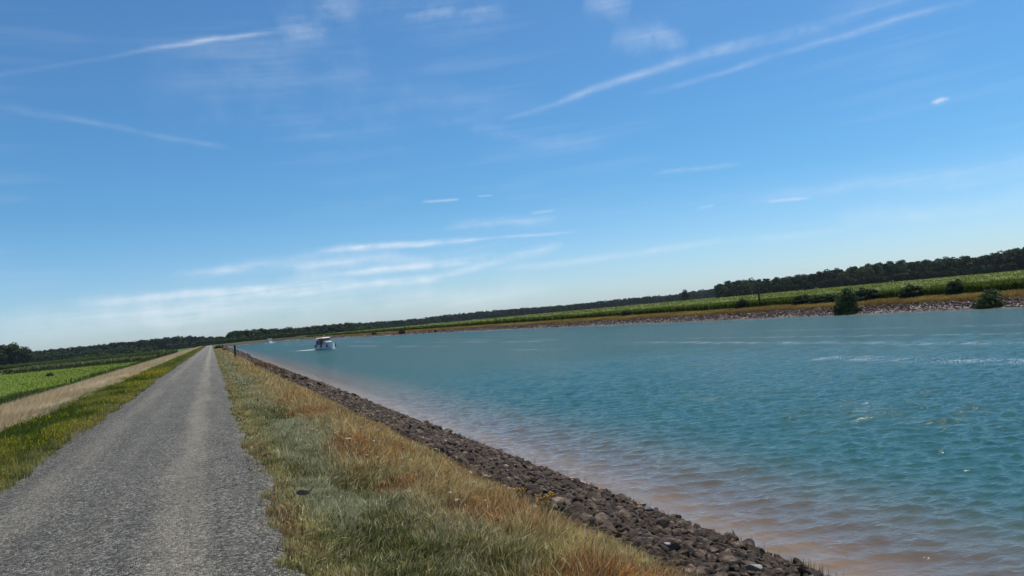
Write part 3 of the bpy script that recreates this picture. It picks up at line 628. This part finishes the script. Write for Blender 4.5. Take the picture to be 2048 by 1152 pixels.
for row, (dist, n, f) in enumerate(((500, 62, .92), (520, 50, .98), (542, 44, 1.0))):
    for i in range(n):
        px = 1432 + (2140 - 1432) * (i + rng.random() * .9) / n; dd_ = dist + rng.uniform(-8, 8); x, y = at_r(px, dd_)
        H = htree(hz(RIGHT, px) * f * rng.uniform(.8, 1.08), dd_, -.3)
        tree(x, y, -.3, H, int(rng.choice([0, 1, 2, 3, 5, 0])), ('dark leafy tree in the front row of the forest beyond the maize across the canal' if row == 0 else 'tall dark tree behind the front row of the forest across the canal'),
             'trees of the forest on the right' if row == 0 else 'trees deeper in the forest on the right'); cnt += 1
for row, (dist, n) in enumerate(((575, 9), (600, 8))):
    for i in range(n):
        px = -70 + 128 * (i + rng.random() * .8) / n; x, y = at_r(px, dist)
        tree(x, y, -2.2, htree(hz([(-80, 28), (0, 30), (25, 31), (45, 27), (58, 19)], px) * rng.uniform(.85, 1.05), dist, -2.2), int(rng.choice([0, 2, 5])), 'large dark tree in the nearer clump at the left edge of the photo', 'trees of the clump at the left edge'); cnt += 1
for row, (dist, n) in enumerate(((900, 44), (925, 24))):
    for i in range(n):
        px = 62 + 388 * (i + rng.random() * .9) / n; x, y = at_r(px, dist)
        tree(x, y, -2.2, htree(hz(LEFTW, px) * rng.uniform(.85, 1.08), dist, -2.2), int(rng.choice([0, 1, 3, 4, 2])), 'dark tree in the long wood behind the maize left of the track', 'trees of the wood behind the left maize'); cnt += 1
for row, (dist, n) in enumerate(((640, 30), (655, 16))):
    for i in range(n):
        px = 456 + 240 * (i + rng.random() * .9) / n; x, y = at_r(px, dist)
        tree(x, y, -2.2, htree(hz(MIDW, px) * rng.uniform(.88, 1.06), dist, -2.2), int(rng.choice([0, 1, 2, 5])), 'dark tree in the wood where the canal bends, behind the distant boat', 'trees of the wood at the canal bend'); cnt += 1
x, y = at_r(1371, 560); tree(x, y, -.3, htree(18, 560, -.3), 2, 'single taller tree standing alone left of the forest edge across the canal', None, 'lone_tree')
x, y = at_r(1292, 760); tree(x, y, -.3, htree(12.5, 760, -.3), 5, 'rounded tree rising a little above the low far wood across the maize', None, 'lone_tree')
# the far-off wood that reads as one mass
Vs, Cs = [], []
def add_far(px, dist, v, zb, k=None):
    x, y = at_r(px, dist); k = int(rng.integers(0, 6)) if k is None else k; h0 = TPL[k][0]; V, C = TPL[k][3]; s_ = htree(v, dist, zb) / h0
    a = rng.random() * 6.28; c_, sn = math.cos(a), math.sin(a); wd = s_ * rng.uniform(1, 1.4)
    Vs.append(np.stack([(V[:, 0] * c_ - V[:, 1] * sn) * wd + x, (V[:, 0] * sn + V[:, 1] * c_) * wd + y, V[:, 2] * s_ + zb], 1)); Cs.append(C * rng.uniform(.8, 1.2))
for dist, n in ((1250, 330), (1290, 220), (1330, 160)):
    for i in range(n): px = 690 + 750 * (i + rng.random()) / n; add_far(px, dist * (1 - .25 * sst(900, 690, px)), hz(FARW, px) * rng.uniform(.78, 1.1), -.8)
for i in range(150): px = 55 + 405 * (i + rng.random()) / 150; add_far(px, 960, hz(LEFTW, px) * rng.uniform(.85, 1.05), -2.2)
for i in range(60): px = 456 + 250 * (i + rng.random()) / 60; add_far(px, 670, hz(MIDW, px) * rng.uniform(.85, 1.0), -2.2)
for i in range(60): px = 1432 + 720 * (i + rng.random()) / 60; add_far(px, 570, hz(RIGHT, px) * rng.uniform(.8, .98), -.3)
for i in range(170):                                       # undergrowth along the wood edges
    px = rng.uniform(1435, 2140); add_far(px, 488, rng.uniform(6, 14), -.3, int(rng.integers(0, 3)))
for i in range(150): px = rng.uniform(58, 712); add_far(px, 880 if px < 452 else 628, rng.uniform(4, 9), -2.2, 5)
V = np.concatenate(Vs); tag(link('far_forest', crown_mesh('far_forest', V, np.concatenate(Cs))), 'long dark band of far-off woodland along the horizon', 'forest', kind='stuff')

BPL = []
for i, (ca, cb, sh) in enumerate(((DG, MG, 'bush'), (MG, LG, 'bush'), (DG, LG, 'bush'))):
    V, C = crown_arrays(300 + i, 1.0, .42, -.08, 70, 60, (.05, .05, .035)[i], ca, cb, sh)
    bm = bmesh.new(); r = random.Random(i)
    for j in range(7):
        a = r.uniform(0, 6.28); tube(bm, [(0, 0, -.05), (math.cos(a) * .12, math.sin(a) * .12, .35), (math.cos(a) * .3, math.sin(a) * .3, r.uniform(.6, .85))], [.02, .014, .005], 5)
    BPL.append((crown_mesh('foliage', V, C), bm_mesh('stems', bm, M['bark'])))
def shrub(px, py, hpx, wpx_, zfun, label, k=0, name='shrub', zb=None, cat='bush', group=None):
    z = -1.0 if zb is None else zb
    for _ in range(10):
        x, y = at_z(px, py, z)
        if zb is None: z = .5 * z + .5 * float(zfun(x, y))
    d = math.hypot(x, y); e_ = empty(name, (x, y, z), px * .7); H = hpx * d / FPX; w = wpx_ * d / FPX; e_.scale = (w, w, H * 1.03)
    link('stems', BPL[k][1], e_); link('foliage', BPL[k][0], e_); return tag(e_, label, cat, group)
xw, yw = at_z(1692, 631, WATER)
def on_bank(px, off):
    """ground point where the sight column px crosses the line off metres beyond the far water line"""
    d = pdir(px, 685 - .092 * (px - 423)); t_ = 60 / d.x
    for _ in range(20): t_ = (XR(d.y * t_) + off) / d.x
    x, y = d.x * t_, d.y * t_; return x, y, float(zright(x, y))
def shrub_far(px, top, wp, label, k=0, off=8.0):
    x, y, z = on_bank(px, off); d = math.hypot(x, y); v_ = (top - (685 - .092 * (px - 423))) * .996
    H = CAM_H - v_ * d * math.cos(math.atan2(x, y) - YAW) / FPX - z; w = wp * d / FPX
    e_ = empty('shrub', (x, y, z - .05), px * .7); e_.scale = (w, w, H * 1.05); link('stems', BPL[k][1], e_); link('foliage', BPL[k][0], e_)
    return tag(e_, label, 'bush')
for px, py, h_, w_, k, lab in ((1483, 610, 17, 24, 0, 'round dark shrub at the maize edge just left of the far post'), (1251, 629, 13, 18, 0, 'small round shrub at the edge of the maize, leftmost of those across the wide water'),
    (1603, 602, 18, 30, 0, 'dark low shrub left of the tall waterside bush, first of three at the maize edge'), (1632, 600, 15, 26, 0, 'dark low shrub left of the tall waterside bush, middle of three at the maize edge'), (1660, 597, 14, 22, 0, 'dark low shrub just behind the tall waterside bush'),
    (1732, 591, 21, 38, 0, 'broad dark shrub at the maize edge right of the tall waterside bush'), (1712, 592, 10, 22, 1, 'small green shrub squeezed beside the broad one at the maize edge'), (1820, 585, 21, 36, 0, 'wide dark shrub in the maize edge between the two waterside bushes'), (1907, 577, 24, 24, 0, 'narrow dark shrub at the maize edge above the right waterside bush')):
    shrub_far(px, py - h_ + 4, w_ * 1.2, lab, k)
shrub_far(1691, 578, 50, 'tall dark bush growing from the stones at the far water line, left of the two', 2, .1)
shrub_far(1971, 581, 52, 'wide dark bush on the far water line near the right edge of the photo', 2, .1)
shrub(804, 667, 9, 12, zright, 'small bush at the water line of the far bank, right of the boat', 0, zb=-1.4)
shrub(871, 664, 5, 6, zright, 'tiny bush on the stones of the far bank, middle distance', 0, zb=-1.4)
shrub(748, 669, 5, 10, zright, 'low bush on the dry far bank above the foaming ripples', 1, zb=-.8)
shrub(300, 717, 9, 34, zleft, 'low dark shrub at the end of the left maize next to the straw slope', 0, zb=-2.2)
shrub(100, 752, 6, 12, zleft, 'lone weed clump standing in the bright green field', 1, 'weed_clump', zb=-2.2, cat='weed')
shrub(436, 698, 7, 14, zleft, 'small dark shrub beside the far end of the track', 0, zb=-.1)
shrub(449, 702, 5, 9, zleft, 'small shrub by the second post on the near bank', 1, zb=-.2)
for i, px in enumerate((150, 178, 205, 236, 262, 290)):
    x, y = at_r(px, 470); e_ = empty('shrub', (x, y, -2.2), i); H = 3.2 + (i % 3) * .5; e_.scale = (9, 9, H); link('stems', BPL[1][1], e_); link('foliage', BPL[1][0], e_)
    tag(e_, 'light green bush between the left maize and the dark wood', 'bush', 'light green bushes behind the left maize')
for i, px in enumerate((640, 660, 690, 715, 735)):
    x, y = at_r(px, 640); e_ = empty('shrub', (x, y, -1.5), i); e_.scale = (13, 13, 5); link('stems', BPL[1][1], e_); link('foliage', BPL[1][0], e_)
    tag(e_, 'lighter green bush in front of the wood above the boat', 'bush', 'light green bushes above the boat')

# ------------------------------------------------------------------ posts
M['postdark'] = ground_mat('dark_weathered_wood', [(.3, (.018, .014, .013)), (.6, (.05, .036, .03))], 9, 30, .01)
M['postred'] = ground_mat('reddish_stain', [(.3, (.09, .03, .02)), (.6, (.16, .06, .04))], 9, 30, .01)
def post(x, y, z, H, w, label, lean=0):
    e_ = empty('post', (x, y, z)); e_.rotation_euler = (0, lean, .3)
    bm = bmesh.new(); tube(bm, [(0, 0, -.3), (0, 0, H * .5), (0, 0, H - .12)], [w, w, w * .97], 10); link('shaft', bm_mesh('shaft', bm, M['postdark']), e_)
    bm = bmesh.new(); tube(bm, [(0, 0, H - .12), (0, 0, H - .02), (0, 0, H)], [w * 1.12, w * 1.12, w * .7], 10); link('cap', bm_mesh('cap', bm, M['postdark']), e_)
    bm = bmesh.new(); tube(bm, [(0, 0, .12), (0, 0, .38)], [w * 1.05, w * 1.05], 10); link('band', bm_mesh('band', bm, M['postred']), e_)
    return tag(e_, label, 'post')
def post_px(px, py, hpx, wpx_, zf, lab, zb):
    z = zb; x, y = at_z(px, py, z)
    if zf is not None:
        for _ in range(12): x, y = at_z(px, py, z); z = .6 * z + .4 * float(zf(x, y))
    d = math.hypot(x, y); post(x, y, z, hpx * d / FPX, wpx_ * d / FPX / 2, lab)
def post_far(px, top, py, hpx, wpx_, zf, lab, zb):
    x, y, z = on_bank(px, 7.6); d = math.hypot(x, y); v_ = (top - (685 - .092 * (px - 423))) * .996
    post(x, y, z, CAM_H - v_ * d * math.cos(math.atan2(x, y) - YAW) / FPX - z, wpx_ * d / FPX / 2, lab)
post_px(471.5, 720, 28, 3.6, zleft, 'dark wooden post on the near bank, the tall one nearest the camera', -.1)
post_px(446, 703, 12, 1.8, zleft, 'thin post farther along the near bank beside the small shrub', -.1)
post_far(1517, 588, 609, 21, 3.2, zright, 'dark post at the edge of the maize across the canal', -.35)
post_far(992, 635, 645, 10, 1.6, zright, 'small dark post on the far bank in the middle distance', -.35)
post_far(810, 653, 658, 5, 1.2, zright, 'tiny post on the far bank above the small waterline bush', -.35)

# ------------------------------------------------------------------ boats
M['white'] = plain('white_gelcoat', (.7, .72, .69), .3, 0, .06); M['cream'] = plain('cream_canvas', (.8, .76, .68), .7, 0, .06, 3); M['navy'] = plain('navy_rubber', (.012, .018, .045), .45)
M['glass'] = plain('dark_cabin_glass', (.03, .045, .055), .08); M['steel'] = plain('steel_rail', (.55, .56, .57), .3, .9); M['brown'] = plain('brown_canvas', (.16, .07, .05), .8)
M['skin'] = plain('skin', (.5, .3, .22), .6); M['shirt'] = plain('red_shirt', (.4, .1, .08), .8); M['black'] = plain('black_engine', (.012, .013, .016), .35); M['deck'] = plain('pale_deck', (.6, .58, .52), .6)
def prism(bm, rings):
    rr = [[bm.verts.new(p) for p in ring] for ring in rings]
    for a, b_ in zip(rr, rr[1:]):
        for i in range(len(a)): bm.faces.new((a[i], a[(i + 1) % len(a)], b_[(i + 1) % len(a)], b_[i]))
    bm.faces.new(rr[0][::-1]); bm.faces.new(rr[-1])
def box(bm, x0, x1, y0, y1, z0, z1): prism(bm, [[(x0, y0, z0), (x1, y0, z0), (x1, y1, z0), (x0, y1, z0)], [(x0, y0, z1), (x1, y0, z1), (x1, y1, z1), (x0, y1, z1)]])
def blob(bm, c, r_, sc_=(1, 1, 1)):
    res = bmesh.ops.create_icosphere(bm, subdivisions=2, radius=r_)
    for v in res['verts']: v.co = Vector((v.co.x * sc_[0], v.co.y * sc_[1], v.co.z * sc_[2])) + Vector(c)
def make_boat(loc, rz, label, L=6.2, B=2.3, roof=2.25, people=True, name='cabin_cruiser'):
    """bow along +x"""
    e_ = empty(name, loc, rz); f_ = B / 2.3; l_ = L / 6.2
    def part(nm, bm, m, par=e_, smooth=False): return link(nm, bm_mesh(nm, bm, m, smooth), par)
    st = [(-3.1, .95, .98, .92), (-1.5, 1.05, 1.12, .95), (.5, 1.05, 1.15, 1.0), (1.7, .82, 1.02, 1.1), (2.6, .42, .68, 1.22), (3.1, .05, .16, 1.32)]
    bm = bmesh.new(); prism(bm, [[(x * l_, -b1 * f_ * .8, -.35), (x * l_, b1 * f_ * .8, -.35), (x * l_, b1 * f_, .15), (x * l_, b2 * f_, z), (x * l_, -b2 * f_, z), (x * l_, -b1 * f_, .15)] for x, b1, b2, z in st])
    hull = part('hull', bm, M['white'])
    bm = bmesh.new()
    for sg in (-1, 1): tube(bm, [(x * l_, sg * (b2 + .015) * f_, z - .06) for x, b1, b2, z in st], [.045] * 6, 6)
    part('rub_rail', bm, M['navy'], hull)
    bm = bmesh.new()
    for sg in (-1, 1):
        tube(bm, [(x * l_, sg * (b1 + .03) * f_, .12) for x, b1, b2, z in st[:5]], [.03] * 5, 5)
    part('waterline_stripe', bm, M['navy'], hull)
    bm = bmesh.new(); prism(bm, [[(.3 * l_, -.85 * f_, 1.0), (.3 * l_, .85 * f_, 1.0), (.3 * l_, .75 * f_, 1.45), (.3 * l_, -.75 * f_, 1.45)], [(1.5 * l_, -.66 * f_, 1.08), (1.5 * l_, .66 * f_, 1.08), (1.5 * l_, .55 * f_, 1.38), (1.5 * l_, -.55 * f_, 1.38)], [(2.3 * l_, -.3 * f_, 1.18), (2.3 * l_, .3 * f_, 1.18), (2.3 * l_, .22 * f_, 1.27), (2.3 * l_, -.22 * f_, 1.27)]])
    cab = part('cabin', bm, M['white'])
    for sg in (-1, 1):
        bm = bmesh.new(); prism(bm, [[(x_, sg * (y_ + .012) * f_, z_) for x_, y_, z_ in ((.5 * l_, .815, 1.15), (1.25 * l_, .70, 1.17), (1.2 * l_, .66, 1.33), (.5 * l_, .775, 1.38))], [(x_, sg * (y_ + .03) * f_, z_) for x_, y_, z_ in ((.5 * l_, .815, 1.15), (1.25 * l_, .70, 1.17), (1.2 * l_, .66, 1.33), (.5 * l_, .775, 1.38))]])
        part('window', bm, M['glass'], cab)
    bm = bmesh.new(); prism(bm, [[(.32 * l_, -.85 * f_, 1.42), (.32 * l_, .85 * f_, 1.42), (.36 * l_, .85 * f_, 1.42), (.36 * l_, -.85 * f_, 1.42)], [(-.08 * l_, -.8 * f_, roof - .12), (-.08 * l_, .8 * f_, roof - .12), (-.04 * l_, .8 * f_, roof - .12), (-.04 * l_, -.8 * f_, roof - .12)]])
    part('windscreen', bm, M['glass'])
    bm = bmesh.new(); prism(bm, [[(-2.7 * l_, -.98 * f_, roof - .1), (.35 * l_, -.9 * f_, roof - .06), (.35 * l_, .9 * f_, roof - .06), (-2.7 * l_, .98 * f_, roof - .1)], [(-2.7 * l_, -1.0 * f_, roof), (.45 * l_, -.92 * f_, roof + .04), (.45 * l_, .92 * f_, roof + .04), (-2.7 * l_, 1.0 * f_, roof)], [(-2.4 * l_, -.7 * f_, roof + .1), (.1 * l_, -.66 * f_, roof + .13), (.1 * l_, .66 * f_, roof + .13), (-2.4 * l_, .7 * f_, roof + .1)]])
    rf = part('roof', bm, M['cream'])
    bm = bmesh.new()
    for sg in (-1, 1): box(bm, -1.6 * l_, .1 * l_, sg * .93 * f_ - .02, sg * .93 * f_ + .02, roof - .38, roof - .08)
    part('canvas_side', bm, M['brown'], rf)
    bm = bmesh.new(); tube(bm, [(-.6 * l_, 0, roof + .1), (-.6 * l_, 0, roof + .38)], [.03, .02], 6); blob(bm, (-.6 * l_, 0, roof + .4), .07); part('mast_light', bm, M['white'], rf)
    for x_ in (-2.6, -1.2):
        for sg in (-1, 1):
            bm = bmesh.new(); tube(bm, [(x_ * l_, sg * .95 * f_, .9), (x_ * l_, sg * .94 * f_, roof - .05)], [.035, .035], 6); part('roof_pole', bm, M['steel'])
    bm = bmesh.new(); box(bm, -3.0 * l_, .3 * l_, -.85 * f_, .85 * f_, .93, .96); part('cockpit_floor', bm, M['deck'])
    bm = bmesh.new(); box(bm, -2.6 * l_, -2.1 * l_, -.8 * f_, .8 * f_, .96, 1.3); box(bm, -2.75 * l_, -2.62 * l_, -.8 * f_, .8 * f_, .96, 1.6); part('bench', bm, M['brown'])
    bm = bmesh.new(); tube(bm, [(1.2 * l_, .95 * f_, 1.1), (1.2 * l_, .93 * f_, 1.55), (2.3 * l_, .55 * f_, 1.62), (3.0 * l_, 0, 1.68), (2.3 * l_, -.55 * f_, 1.62), (1.2 * l_, -.93 * f_, 1.55), (1.2 * l_, -.95 * f_, 1.1)], [.022] * 7, 5); part('bow_rail', bm, M['steel'])
    bm = bmesh.new(); prism(bm, [[(-3.55 * l_, -.2, .3), (-3.15 * l_, -.2, .3), (-3.15 * l_, .2, .3), (-3.55 * l_, .2, .3)], [(-3.65 * l_, -.24, .6), (-3.1 * l_, -.24, .6), (-3.1 * l_, .24, .6), (-3.65 * l_, .24, .6)], [(-3.6 * l_, -.22, 1.0), (-3.15 * l_, -.22, 1.05), (-3.15 * l_, .22, 1.05), (-3.6 * l_, .22, 1.0)]])
    eng = part('outboard_motor', bm, M['black']); bm = bmesh.new(); box(bm, -3.45 * l_, -3.25 * l_, -.08, .08, -.5, .3); part('motor_leg', bm, M['black'], eng)
    for x_, sg in ((-2.5, -1), (.2, -1), (2.2, -1), (2.35, 1)):
        b2 = np.interp(x_, [s_[0] for s_ in st], [s_[2] for s_ in st]); bm = bmesh.new(); blob(bm, (x_ * l_, sg * (b2 + .14) * f_, .66), .15, (1, 1, 1.9)); part('fender', bm, M['navy'], e_, True)
    return tag(e_, label, 'boat')
bx_, by_ = at_z(653, 699, WATER); hd = R(-90 + 24)
boat = make_boat((bx_, by_, WATER), hd, 'white cabin cruiser with cream roof and dark outboard motor, the nearer of two boats', 5.0, 2.3, 2.0); boat.scale.z = 1.13
def person(parent_loc, rz, label, m):
    """seated figure, one skinned surface"""
    me = bpy.data.meshes.new('body'); pts = [(0, 0, .0), (0, 0, .28), (0, 0, .5), (0, 0, .6), (.02, 0, .72), (.0, .2, .48), (.16, .25, .25), (.34, .18, .22), (.0, -.2, .48), (.16, -.25, .25), (.34, -.18, .22), (.4, .1, .02), (.42, .11, -.38), (.4, -.1, .02), (.42, -.11, -.38)]
    me.from_pydata(pts, [(0, 1), (1, 2), (2, 3), (3, 4), (2, 5), (5, 6), (6, 7), (2, 8), (8, 9), (9, 10), (0, 11), (11, 12), (0, 13), (13, 14)], [])
    o = link('person', me, None, parent_loc); o.rotation_euler = (0, 0, rz); me.materials.append(m)
    md_ = o.modifiers.new('skin', 'SKIN'); rr = [.15, .15, .15, .05, .1, .07, .05, .035, .07, .05, .035, .08, .05, .08, .05]
    for v, r_ in zip(me.skin_vertices[0].data, rr): v.radius = (r_, r_)
    me.skin_vertices[0].data[0].use_root = True; o.modifiers.new('sub', 'SUBSURF').levels = 1
    return tag(o, label, 'person')
ca, sa = math.cos(hd), math.sin(hd)
for lx, ly, m, lab in ((-.6, -.4, M['shirt'], 'person in a reddish shirt sitting under the roof of the nearer boat'),):
    person((bx_ + lx * ca - ly * sa, by_ + lx * sa + ly * ca, WATER + 1.32), hd, lab, m)
b2x, b2y = at_z(540, 686.5, WATER)
make_boat((b2x, b2y, WATER), R(-96), 'small white boat far off near the bend of the canal, the more distant of two', 7, 2.7, 2.3, name='cabin_cruiser')
# foam
def foam_f(b):
    a = b.attr('col', 'Fac'); n = b.noise(2.2, 6, .7); f = b.math('MULTIPLY', b.math('SUBTRACT', b.math('ADD', a, b.math('MULTIPLY', n, .9)), .72), 4.0, True)
    return b.node('ShaderNodeMixShader', {0: f, 1: b.node('ShaderNodeBsdfTransparent').outputs[0], 2: b.pri(c4(.85, .88, .9), .6)}).outputs[0]
M['foam'] = mat('white_foam', foam_f)
def foam(cx_, cy_, rz, path, wid, lab):
    nseg, nw = len(path), 7; V = np.zeros((nseg, nw, 3)); C = np.zeros((nseg, nw, 3)); c_, s_ = math.cos(rz), math.sin(rz)
    for i, (px_, py_, w, st_) in enumerate(path):
        for j in range(nw):
            t_ = j / (nw - 1) * 2 - 1; lx, ly = px_, py_ + t_ * w; V[i, j] = (cx_ + lx * c_ - ly * s_, cy_ + lx * s_ + ly * c_, WATER + .07 + .06 * st_ * (1 - t_ * t_)); C[i, j] = st_ * (1 - abs(t_) ** 2)
    Ff = grid_faces(nseg, nw); return tag(link('wake_foam', npmesh('wake_foam', V.reshape(-1, 3), Ff.ravel(), np.full(len(Ff), 4), [M['foam']], col=C.reshape(-1, 3), smooth=True)), lab, 'foam', kind='stuff')
foam(bx_, by_, hd, [(-2.6, 0, .9, 1), (-4.5, 0, 1.2, 1), (-7, .2, 1.5, .8), (-10, .2, 1.7, .45), (-16, .3, 2.0, .2), (-22, .3, 2.0, 0)], 1, 'white churned foam behind the stern of the nearer boat')
foam(bx_, by_, hd, [(3.2, 0, .1, 0), (2.7, 0, .5, .7), (2.0, .5, .6, .6), (1.2, 1.2, .7, .4), (-.5, 1.9, .6, .35), (-3, 2.8, .6, .1)], 1, 'thin white foam at the bow of the nearer boat')
foam(b2x, b2y, R(-96), [(4.0, 0, 1.0, .5), (3.0, 0, 2.6, .9), (1, 0, 4.0, .9), (-2, 0, 4.5, .7), (-6, 0, 4, .5), (-14, 0, 3, .3), (-24, 0, 2, 0)], 1, 'white foam around the distant boat')
fx_, fy_ = at_z(577, 681, WATER); foam(fx_, fy_, R(-60), [(6, 0, .2, 0), (3, 0, 2, .9), (0, 0, 2.5, 1), (-3, 0, 2, .9), (-6, 0, .3, 0)], 1, 'white breaking ripple near the far bank')

# ------------------------------------------------------------------ small plants and debris
def wild(c): return plain('w', c, .8)
M['stem'] = plain('green_stem', (.12, .14, .05), .8); M['umbel'] = plain('pale_umbel', (.42, .35, .24), .8); M['yflower'] = plain('ragwort_yellow', (.45, .24, .02), .8); M['rustseed'] = plain('rusty_seed', (.2, .07, .02), .9)
def yarrow_proto():
    bm = bmesh.new(); tube(bm, [(0, 0, 0), (.01, 0, .2), (.03, .005, .38)], [.003, .0025, .002], 5); sm_ = bm_mesh('stem', bm, M['stem'])
    bm = bmesh.new(); r = random.Random(4)
    for i in range(22):
        a = r.uniform(0, 6.28); q = r.random() ** .5 * .026; blob(bm, (.03 + math.cos(a) * q, math.sin(a) * q, .385 + r.uniform(-.004, .006) - q * .12), .0075, (1, 1, .5))
    return sm_, bm_mesh('flower_head', bm, M['umbel'])
ysm, yhm = yarrow_proto()
for i in range(64):
    if i < 44: y = rng.uniform(6.2, 13); x = rng.uniform(1.4, 2.6)
    else: y = rng.uniform(11, 22); x = rng.uniform(1.1, 2.8)
    e_ = empty('yarrow', (x, y, float(zleft(x, y))), rng.random() * 6); s_ = rng.uniform(.55, .85); e_.scale = (s_, s_, s_); e_.rotation_euler = (rng.normal(0, .15), .2 + rng.normal(0, .1), rng.random() * 6)
    link('stem', ysm, e_); link('flower_head', yhm, e_); tag(e_, 'flat pale flower head of yarrow standing in the grass right of the track', 'wildflower', 'pale yarrow flowers in the near verge')
def weed_proto(mh, n, seed, sp=.12, hh=.5):
    r = random.Random(seed); bm = bmesh.new(); bh = bmesh.new()
    for i in range(n):
        a = r.uniform(0, 6.28); q = r.uniform(0, sp); tx_, ty_, tz_ = math.cos(a) * q * 1.6, math.sin(a) * q * 1.6, hh * r.uniform(.7, 1.05)
        tube(bm, [(math.cos(a) * q * .3, math.sin(a) * q * .3, 0), (math.cos(a) * q, math.sin(a) * q, tz_ * .6), (tx_, ty_, tz_)], [.006, .005, .003], 5)
        for k in range(9): blob(bh, (tx_ + r.uniform(-.045, .045), ty_ + r.uniform(-.045, .045), tz_ + r.uniform(-.03, .03)), r.uniform(.009, .017))
    return bm_mesh('stems', bm, M['stem']), bm_mesh('blossom', bh, mh)
rg = weed_proto(M['yflower'], 7, 1, .08, .45); dk = weed_proto(M['rustseed'], 12, 2, .14, .5)
def weed(pr, px, py, s_, label, cat, name, group=None):
    z = -.3
    for _ in range(8): x, y = at_z(px, py, z); z = .5 * z + .5 * float(zleft(x, y))
    e_ = empty(name, (x, y, z), px); e_.scale = (s_, s_, s_); link('stems', pr[0], e_); link('blossom' if pr is rg else 'seed_head', pr[1], e_); tag(e_, label, cat, group)
weed(rg, 1092, 1050, .6, 'yellow flowering ragwort at the top of the stones, the nearer and fuller one', 'wildflower', 'ragwort')
weed(rg, 1045, 1012, .42, 'small yellow flowering ragwort at the top of the stones, the farther one', 'wildflower', 'ragwort')
for i, (px, py) in enumerate(((521, 745), (531, 747), (541, 749), (551, 753), (512, 744), (570, 765))):
    weed(dk, px, py, 1.0, 'rust brown seeding dock plant in the golden grass near the stones', 'weed', 'dock_plant', 'rusty dock plants on the near bank')
x, y = at_z(606, 997, .08); _a, _b = at_z(596, 989, .08), at_z(616, 1004, .08); bm = bmesh.new(); prism(bm, [[(-.075, -.012, .0), (-.075, .012, .0), (-.07, .01, .02)], [(-.03, -.02, -.01), (-.03, .02, -.01), (-.03, .015, .028)], [(.035, -.022, -.01), (.035, .02, -.01), (.04, .015, .026)], [(.08, -.014, 0), (.08, .012, 0), (.075, .01, .02)]])
o = link('debris', bm_mesh('debris', bm, M['postdark']), None, (x, y, .125)); o.rotation_euler = (0, .05, R(-36)); o.scale = (.85, 1.0, 1.1); tag(o, 'small black oblong lump lying in pale grass beside the gravel track', 'debris')
x, y = at_z(618, 985, .1); bm = bmesh.new(); tube(bm, [(0, 0, 0), (.02, .01, .02), (.05, .0, .05)], [.004, .005, .003], 5); o = link('twig', bm_mesh('twig', bm, M['postdark']), None, (x, y, .1)); tag(o, 'tiny black twig just behind the black lump in the grass', 'twig')
z = -.8
for _ in range(8): x, y = at_z(1320, 1096, z); z = .5 * z + .5 * float(zleft(x, y))
bm = bmesh.new(); tube(bm, [(-.35, 0, .05), (0, .02, .03), (.35, -.02, .02)], [.012, .011, .008], 6)
M['drift'] = plain('driftwood', (.3, .26, .2), .8); o = link('stick', bm_mesh('stick', bm, M['drift']), None, (x, y, z + .08)); o.scale = (.28, .5, .5); o.rotation_euler = (0, .35, R(-30)); tag(o, 'pale bare stick lying across the stones near the bottom of the bank', 'stick')

# ------------------------------------------------------------------ summer haze
bm = bmesh.new(); box(bm, -3500, 6700, -400, 3600, -6.5, 26)
hm = bpy.data.materials.new('haze'); hm.use_nodes = True; hm.node_tree.nodes.clear()
ho = hm.node_tree.nodes.new('ShaderNodeOutputMaterial'); hv = hm.node_tree.nodes.new('ShaderNodeVolumePrincipled')
hv.inputs['Color'].default_value = (.85, .93, 1, 1); hv.inputs['Density'].default_value = .00005; hv.inputs['Anisotropy'].default_value = .3
hm.node_tree.links.new(hv.outputs[0], ho.inputs['Volume'])
tag(link('haze', bm_mesh('haze', bm, hm)), kind='stuff')
